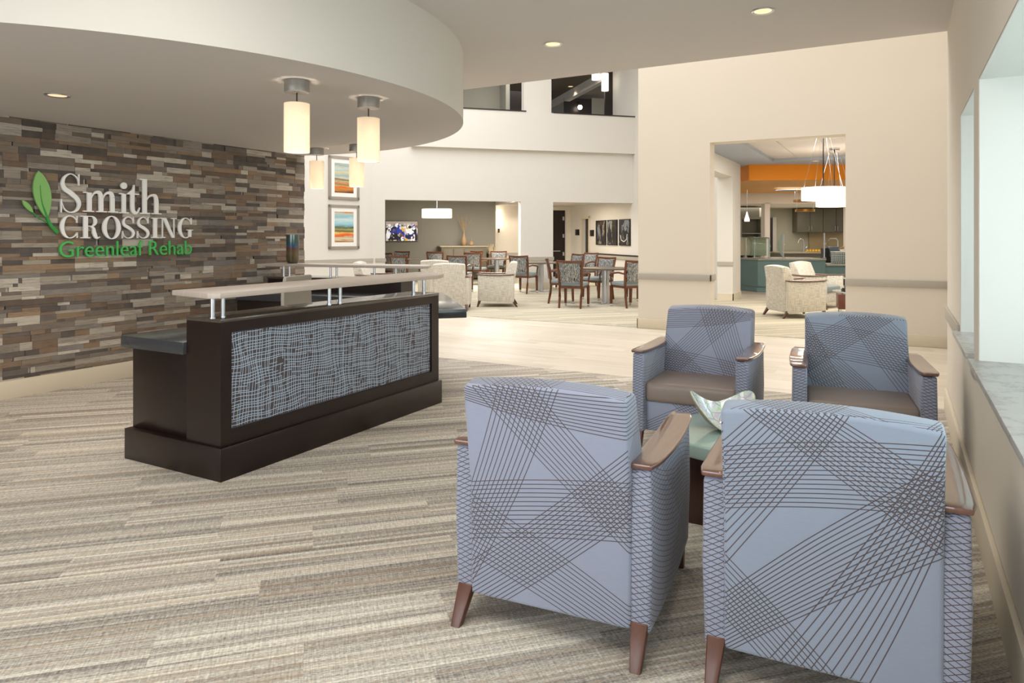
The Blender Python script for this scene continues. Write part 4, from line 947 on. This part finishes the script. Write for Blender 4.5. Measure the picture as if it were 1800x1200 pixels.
# gallery lamps
for (u_, v_, z0, z1, r_, lb) in ((6.81, 1.2, 5.71, 6.22, .105, 'long white cylinder pendant hanging in the upper gallery opening'), (7.14, 2.7, 6.38, 6.58, .125, 'short-looking white pendant higher up in the upper gallery opening')):
    gl = thing('pendant_lamp', Bw(u_, v_, 6.62), lb, 'lamp')
    MB().cyl(0, 0, z0-6.62, z1-6.62, r_, 28).build('shade', M['opal'], gl, smooth=True); MB().cyl(0, 0, z1-6.62, 0, .008, 8).build('cord', M['black'], gl)
downlight(*Bw(7.12, 4.9, 6.618), 'round downlight in the dark gallery ceiling', 14, .10)
gb = thing('globe_lamp', Bw(7.83, 5.8, 6.09), 'small glowing globe wall lamp low in the dark upper gallery', 'lamp', math.radians(45))
MB().lathe([(0, -.09), (.06, -.07), (.09, 0), (.06, .07), (0, .09)], 16).build('globe', M['opal_hot'], gb, smooth=True); MB().cyl(0, 0, .08, .2, .02, 10).box(-.02, .02, 0, .2, .18, .22).build('bracket', M['dark_metal'], gb)
# ============================================================ CAFE LIGHTS
for (x, y, zz, lb) in ((-1.08, 12.27, 1.977, 'large white drum pendant in the cafe, nearer of the pair'), (-1.11, 14.83, 1.973, 'large white drum pendant in the cafe, farther and smaller-looking of the pair')):
    a = thing('drum_pendant', (x, y, zz), lb, 'lamp', 0, 'cafe drum pendants'); rr = .33
    MB().lathe([(rr, .0), (rr, .206), (rr-.01, .206), (rr-.01, 0)], 48).build('shade', M['opal'], a, smooth=True); MB().cyl(0, 0, .004, .01, rr-.012, 40).build('diffuser', M['opal'], a)
    top = 3.10-zz
    MB().cyl(0, 0, .0, top, .010, 8).build('rod', M['dark_metal'], a)
    MB().cyl(0, 0, top-.03, top, .10, 24).build('canopy', M['steel'], a)
    mb = MB()
    for k in range(4): t = PI/2*k+.5; mb.tube([(rr*.96*math.cos(t), rr*.96*math.sin(t), .2), (.08*math.cos(t), .08*math.sin(t), top-.02)], .0022, 4)
    mb.build('cable', M['steel'], a); point(a, (0, 0, .11), 8, NEUT, .08)
def cafe_dl(p, lb): downlight(p[0], p[1], p[2], lb, 10, .08)
cafe_dl((-1.60, 16.42, 3.028), 'round downlight in the blue-grey cafe ceiling border')
ring1 = thing('ring_pendant', Kw(ka(1411, 19.0), 19.0, 2.36), 'gold ring pendant partly hidden by the white drum pendant', 'lamp', 0, 'gold ring pendants')
MB().lathe([(.22, -.03), (.24, -.03), (.24, .03), (.22, .03)], 40).build('ring', M['gold'], ring1, smooth=True)
for sx in (-1, 1): MB().cyl(sx*.2, 0, .03, .315, .004, 6).build('cable', M['steel'], ring1)
r2 = thing('ring_pendant', Kw(ka(1415, 18.2), 18.2, 2.07), 'lower gold ring pendant in front of the kitchen cabinets', 'lamp', 0, 'gold ring pendants')
MB().lathe([(.22, -.03), (.24, -.03), (.24, .03), (.22, .03)], 40).build('ring', M['gold'], r2, smooth=True)
for sx in (-1, 1): MB().cyl(sx*.2, 0, .03, .605, .004, 6).build('cable', M['steel'], r2) 
mp = thing('mini_pendant', Kw(ka(1313, 18.9), 18.9, 1.80), 'small white glass pendant above the left end of the servery', 'lamp')
MB().lathe([(.065, 0), (.07, .04), (.045, .12), (.018, .22), (.012, .26)], 20).build('shade', M['opal'], mp, smooth=True); MB().cyl(0, 0, .25, .875, .006, 6).build('cord', M['steel'], mp)
# ceiling blades (flat fan-like fixture)
cf = thing('ceiling_fixture', Kw(ka(1395, 18.6), 18.6, 2.62), 'flat grey oval fixture below the orange ceiling', 'fixture', YAW)
MB().lathe([(0, -.02), (.45, -.012), (.5, 0), (.45, .012), (0, .03)], 32, 0, Matrix.Diagonal((1, .5, 1, 1))).build('disc', M['grey_panel'], cf, smooth=True)
MB().lathe([(0, -.09), (.07, -.06), (.09, 0), (.05, .03)], 16, 0, Matrix.Translation((.31, 0, -.03))).build('camera_dome', M['dark_metal'], cf, smooth=True)
# ============================================================ SERVERY
cn = thing('servery_counter', (0, 0, 0), 'teal curved servery counter with pale stone top in the cafe', 'counter', YAW)
fr = [(ka(1262, 18.9), 18.9), (ka(1301, 18.15), 18.15), (ka(1332, 17.5), 17.5), (ka(1400, 17.35), 17.35), (ka(1451, 17.5), 17.5)]
bk_ = [(ka(1451, 17.5), 18.4), (ka(1262, 17.5), 19.9)]
MB().prism(fr+bk_, .14, .80, 0).build('cabinet_body', M['teal'], cn)
MB().prism([(a, b+.05) for a, b in fr]+bk_, 0, .14).build('plinth', M['teal'], cn)
MB().prism([(a, b-.05) for a, b in fr]+[(bk_[0][0], bk_[0][1]+.05), bk_[1]], .80, .84).build('stone_top', plain('speckled_stone', 'a8a79b', .25, var=.2, scale=60), cn)
c2 = thing('servery_counter', (0, 0, 0), 'lower teal counter section carrying the patterned box', 'counter', YAW)
MB().box(ka(1452, 17.6), 11.0, 17.65, 18.3, 0, .66).build('cabinet_body', M['teal'], c2); MB().box(ka(1451.5, 17.6), 11.0, 17.55, 18.35, .66, .70).build('stone_top', plain('pale_stone', 'b9b8ad', .3), c2)
kc = thing('kitchen_counter', (0, 0, 0), 'back kitchen counter with sink below the taupe wall cabinets', 'counter', YAW)
MB().box(ka(1382, 22.4), 11.5, 22.8, 23.95, 0, .84).build('cabinet_body', M['taupe'], kc); MB().box(ka(1381, 22.4), 11.5, 22.75, 23.95, .84, .88).build('worktop', plain('counter_beige', 'a39a86', .3), kc)
ks = MB().box(ka(1423, 23.9), 11.5, 23.93, 23.99, .88, 1.53).build('trim_backsplash', None or wood('backsplash_wave', '7b6a4c', 'b09a70', .3, 9, 0)); struct(ks); ks.rotation_euler = (0, 0, YAW)
for k in range(4):
    x0 = ka(1405, 23.4)+k*.44
    c_ = thing('wall_cabinet', Kw(x0, 23.6, 1.53), ['leftmost', 'second from left', 'third from left', 'rightmost visible'][k]+' of the tall taupe kitchen wall cabinets', 'cabinet', YAW, 'taupe kitchen wall cabinets')
    MB().box(0, .438, 0, .38, 0, .82).build('body', M['taupe'], c_)
    dd = MB().box(.01, .428, -.02, -.001, .01, .81).box(.07, .368, -.024, -.02, .08, .74).build('door', M['taupe'], c_, bev=.003); hx = .04 if k % 2 else .39
    MB().box(hx, hx+.012, -.045, -.03, .06, .22).box(hx, hx+.012, -.045, -.02, .06, .07).box(hx, hx+.012, -.045, -.02, .21, .22).build('handle', M['steel'], dd)
# left niche with shelves
nc = thing('display_shelving', Kw(ka(1320, 21.9), 22.0, 0), 'grey-green display shelving in the left kitchen niche', 'shelving', YAW)
MB().box(-.36, .30, .0, .18, .0, 2.3).build('back_panel', M['taupe'], nc); MB().box(-.35, .28, -.25, .0, 1.47, 1.50).box(-.35, .28, -.25, 0, 1.06, 1.09).box(-.36, -.33, -.25, 0, 0, 1.95).box(.25, .30, -.25, 0, 0, 1.95).box(-.36, .3, -.26, 0, 1.93, 2.0).build('shelf_board', M['sage'], nc)
# sneeze guards on the counter
TCT = .8405
def guard(px, t, hh, lb, curved=True):
    g_ = thing('sneeze_guard_post', Kw(ka(px, t), t, TCT), lb, 'counter glass', YAW, 'sneeze guard posts')
    MB().cyl(0, 0, 0, hh, .016, 12).cyl(0, 0, 0, .015, .04, 16).build('post', M['steel'], g_, smooth=True)
    if curved:
        sc_ = []
        for i in range(15):
            t = i/14; x_ = -.015-.085*math.sin(PI*min(1, t*1.02)); h_ = .006+.034*math.sin(PI*t)**.7; z_ = .03+.62*t
            sc_.append([(x_-h_, -.006, z_), (x_+h_, -.006, z_), (x_+h_, .006, z_), (x_-h_, .006, z_)])
        MB().sweep(sc_).build('curved_blade', M['frost_edge'], g_)
    MB().box(-.01, .03, -.03, .03, hh*.55, hh*.6).build('clamp', M['steel'], g_)
    return g_
guard(1377, 17.9, .60, 'curved steel sneeze guard post in the middle of the servery counter'); guard(1449, 17.9, .64, 'curved steel sneeze guard post at the right end of the servery counter', False)
for k, px in enumerate((1311, 1326, 1352)): guard(px, 18.3, .52, ['left', 'middle', 'right'][k]+' post of the glass display guard at the left of the servery', False)
gg = thing('sneeze_guard_glass', Kw(ka(1326, 18.25), 18.25, TCT), 'curved clear glass guard at the left of the servery counter', 'counter glass', YAW)
MB().sweep([[(x_, -.02, .05), (x_, -.12, .20), (x_, -.12, .38), (x_, -.03, .50), (x_, .16, .54), (x_, .16, .53), (x_, -.02, .488), (x_, -.108, .375), (x_, -.108, .21), (x_, -.01, .055)] for x_ in (-.12, .37)]).build('front_glass', M['clear'], gg)
MB().box(-.36, .38, -.03, .22, .515, .527).build('top_shelf', M['clear'], gg)
MB().box(-.37, .39, .215, .225, .05, .53).build('rear_glass', plain('cream_side_panel', 'cfc8ae', .3), gg)
# things on the counters
bx = thing('patterned_box', Kw(ka(1478, 17.8), 17.85, .7005), 'teal and white honeycomb-patterned box on the lower counter', 'box', YAW)
def hexm():
    N = NT('honeycomb_print'); x = N.n('ShaderNodeTexVoronoi', feature='DISTANCE_TO_EDGE'); x.inputs['Scale'].default_value = 22; x.inputs['Randomness'].default_value = .25; N.put(x.inputs['Vector'], N.coord()); N.set(N.mix(N.m2('LESS_THAN', x.outputs['Distance'], .12), '3f6a72', 'dfe3dc'), .4); return N.m
MB().box(-.17, .17, -.13, .13, 0, .29).build('body', hexm(), bx, bev=.004); MB().box(-.18, .18, -.14, .14, .29, .31).build('lid', M['mat_white'], bx)
fl_ = thing('flower_bowl', Kw(ka(1482, 17.9), 17.95, 1.0108), 'small white flowers in a bowl on top of the patterned box', 'flowers')
MB().lathe([(.03, 0), (.06, .03), (.065, .05)], 16).build('bowl', M['mat_white'], fl_, smooth=True)
mb = MB()
for k in range(12): a = k*2.4; mb.lathe([(0, -.018), (.018, 0), (0, .018)], 8, 0, Matrix.Translation((.04*math.cos(a), .04*math.sin(a), .07+.02*(k % 3))))
mb.build('blossom', M['ceramic'], fl_)
cm = thing('coffee_machine', Kw(ka(1469, 18.6), 18.75, 0.6605), 'black and clear beverage dispenser behind the lower servery counter', 'dispenser', YAW)
MB().box(-.2, .2, -.02, .3, .0, .18).build('stand', M['black'], cm)
MB().box(-.10, .14, -.05, .2, .18, .46).build('tank', plain('smoky_tank', '5d6c74', .15), cm, bev=.02)
MB().tube([(-.11, .05, .46), (-.11, .05, .62), (-.06, .05, .68), (.10, .05, .68), (.15, .05, .62), (.15, .05, .46)], .015, 8).build('handle_arch', M['steel'], cm, smooth=True)
MB().box(-.24, -.12, 0, .2, .18, .42).build('brewer', M['black'], cm)
fc = thing('faucet', Kw(ka(1416, 22.8), 23.1, .8805), 'arched steel faucet on the back kitchen counter', 'faucet', YAW)
MB().tube([(.07, 0, 0), (.07, 0, .34), (.03, 0, .42), (-.04, 0, .44), (-.10, 0, .38), (-.12, 0, .30)], .012, 8).build('spout', M['steel'], fc, smooth=True); MB().tube([(.14, 0, 0), (.14, 0, .14), (.18, 0, .18)], .010, 6).build('lever', M['steel'], fc)
for k in range(5):
    o = MB().lathe([(0, 0), (.035, .012), (.045, .045), (.03, .08), (0, .085)], 12).build('lemon', M['yellow'], None, smooth=True); obj_at(o, Kw(ka(1439, 22.5)+(k-2)*.095, 22.9, .8805), 'yellow lemon lying in the row on the back kitchen counter', 'fruit', 'lemons on the kitchen counter')
for k, (px, hh) in enumerate(((1300, .22), (1320, .16))):
    o = MB().lathe([(.10, 0), (.13, .06), (.10, hh*.8), (0, hh)], 16).build('soup_kettle', M['black'], None, smooth=True); obj_at(o, Kw(ka(px, 18.75), 18.75, TCT), ['taller', 'smaller'][k]+' black soup kettle behind the servery glass', 'kettle')
# small sprinkler under the round soffit
o = MB().cyl(0, 0, -.01, 0, .03, 16).tube([(0, 0, -.01), (.0, 0, -.05)], .006, 6).cyl(0, 0, -.054, -.05, .018, 12).build('fire_sprinkler', M['canopy_grey'], None); obj_at(o, (-5.2, 5.0, 2.43), 'small fire sprinkler under the round soffit', 'sprinkler')
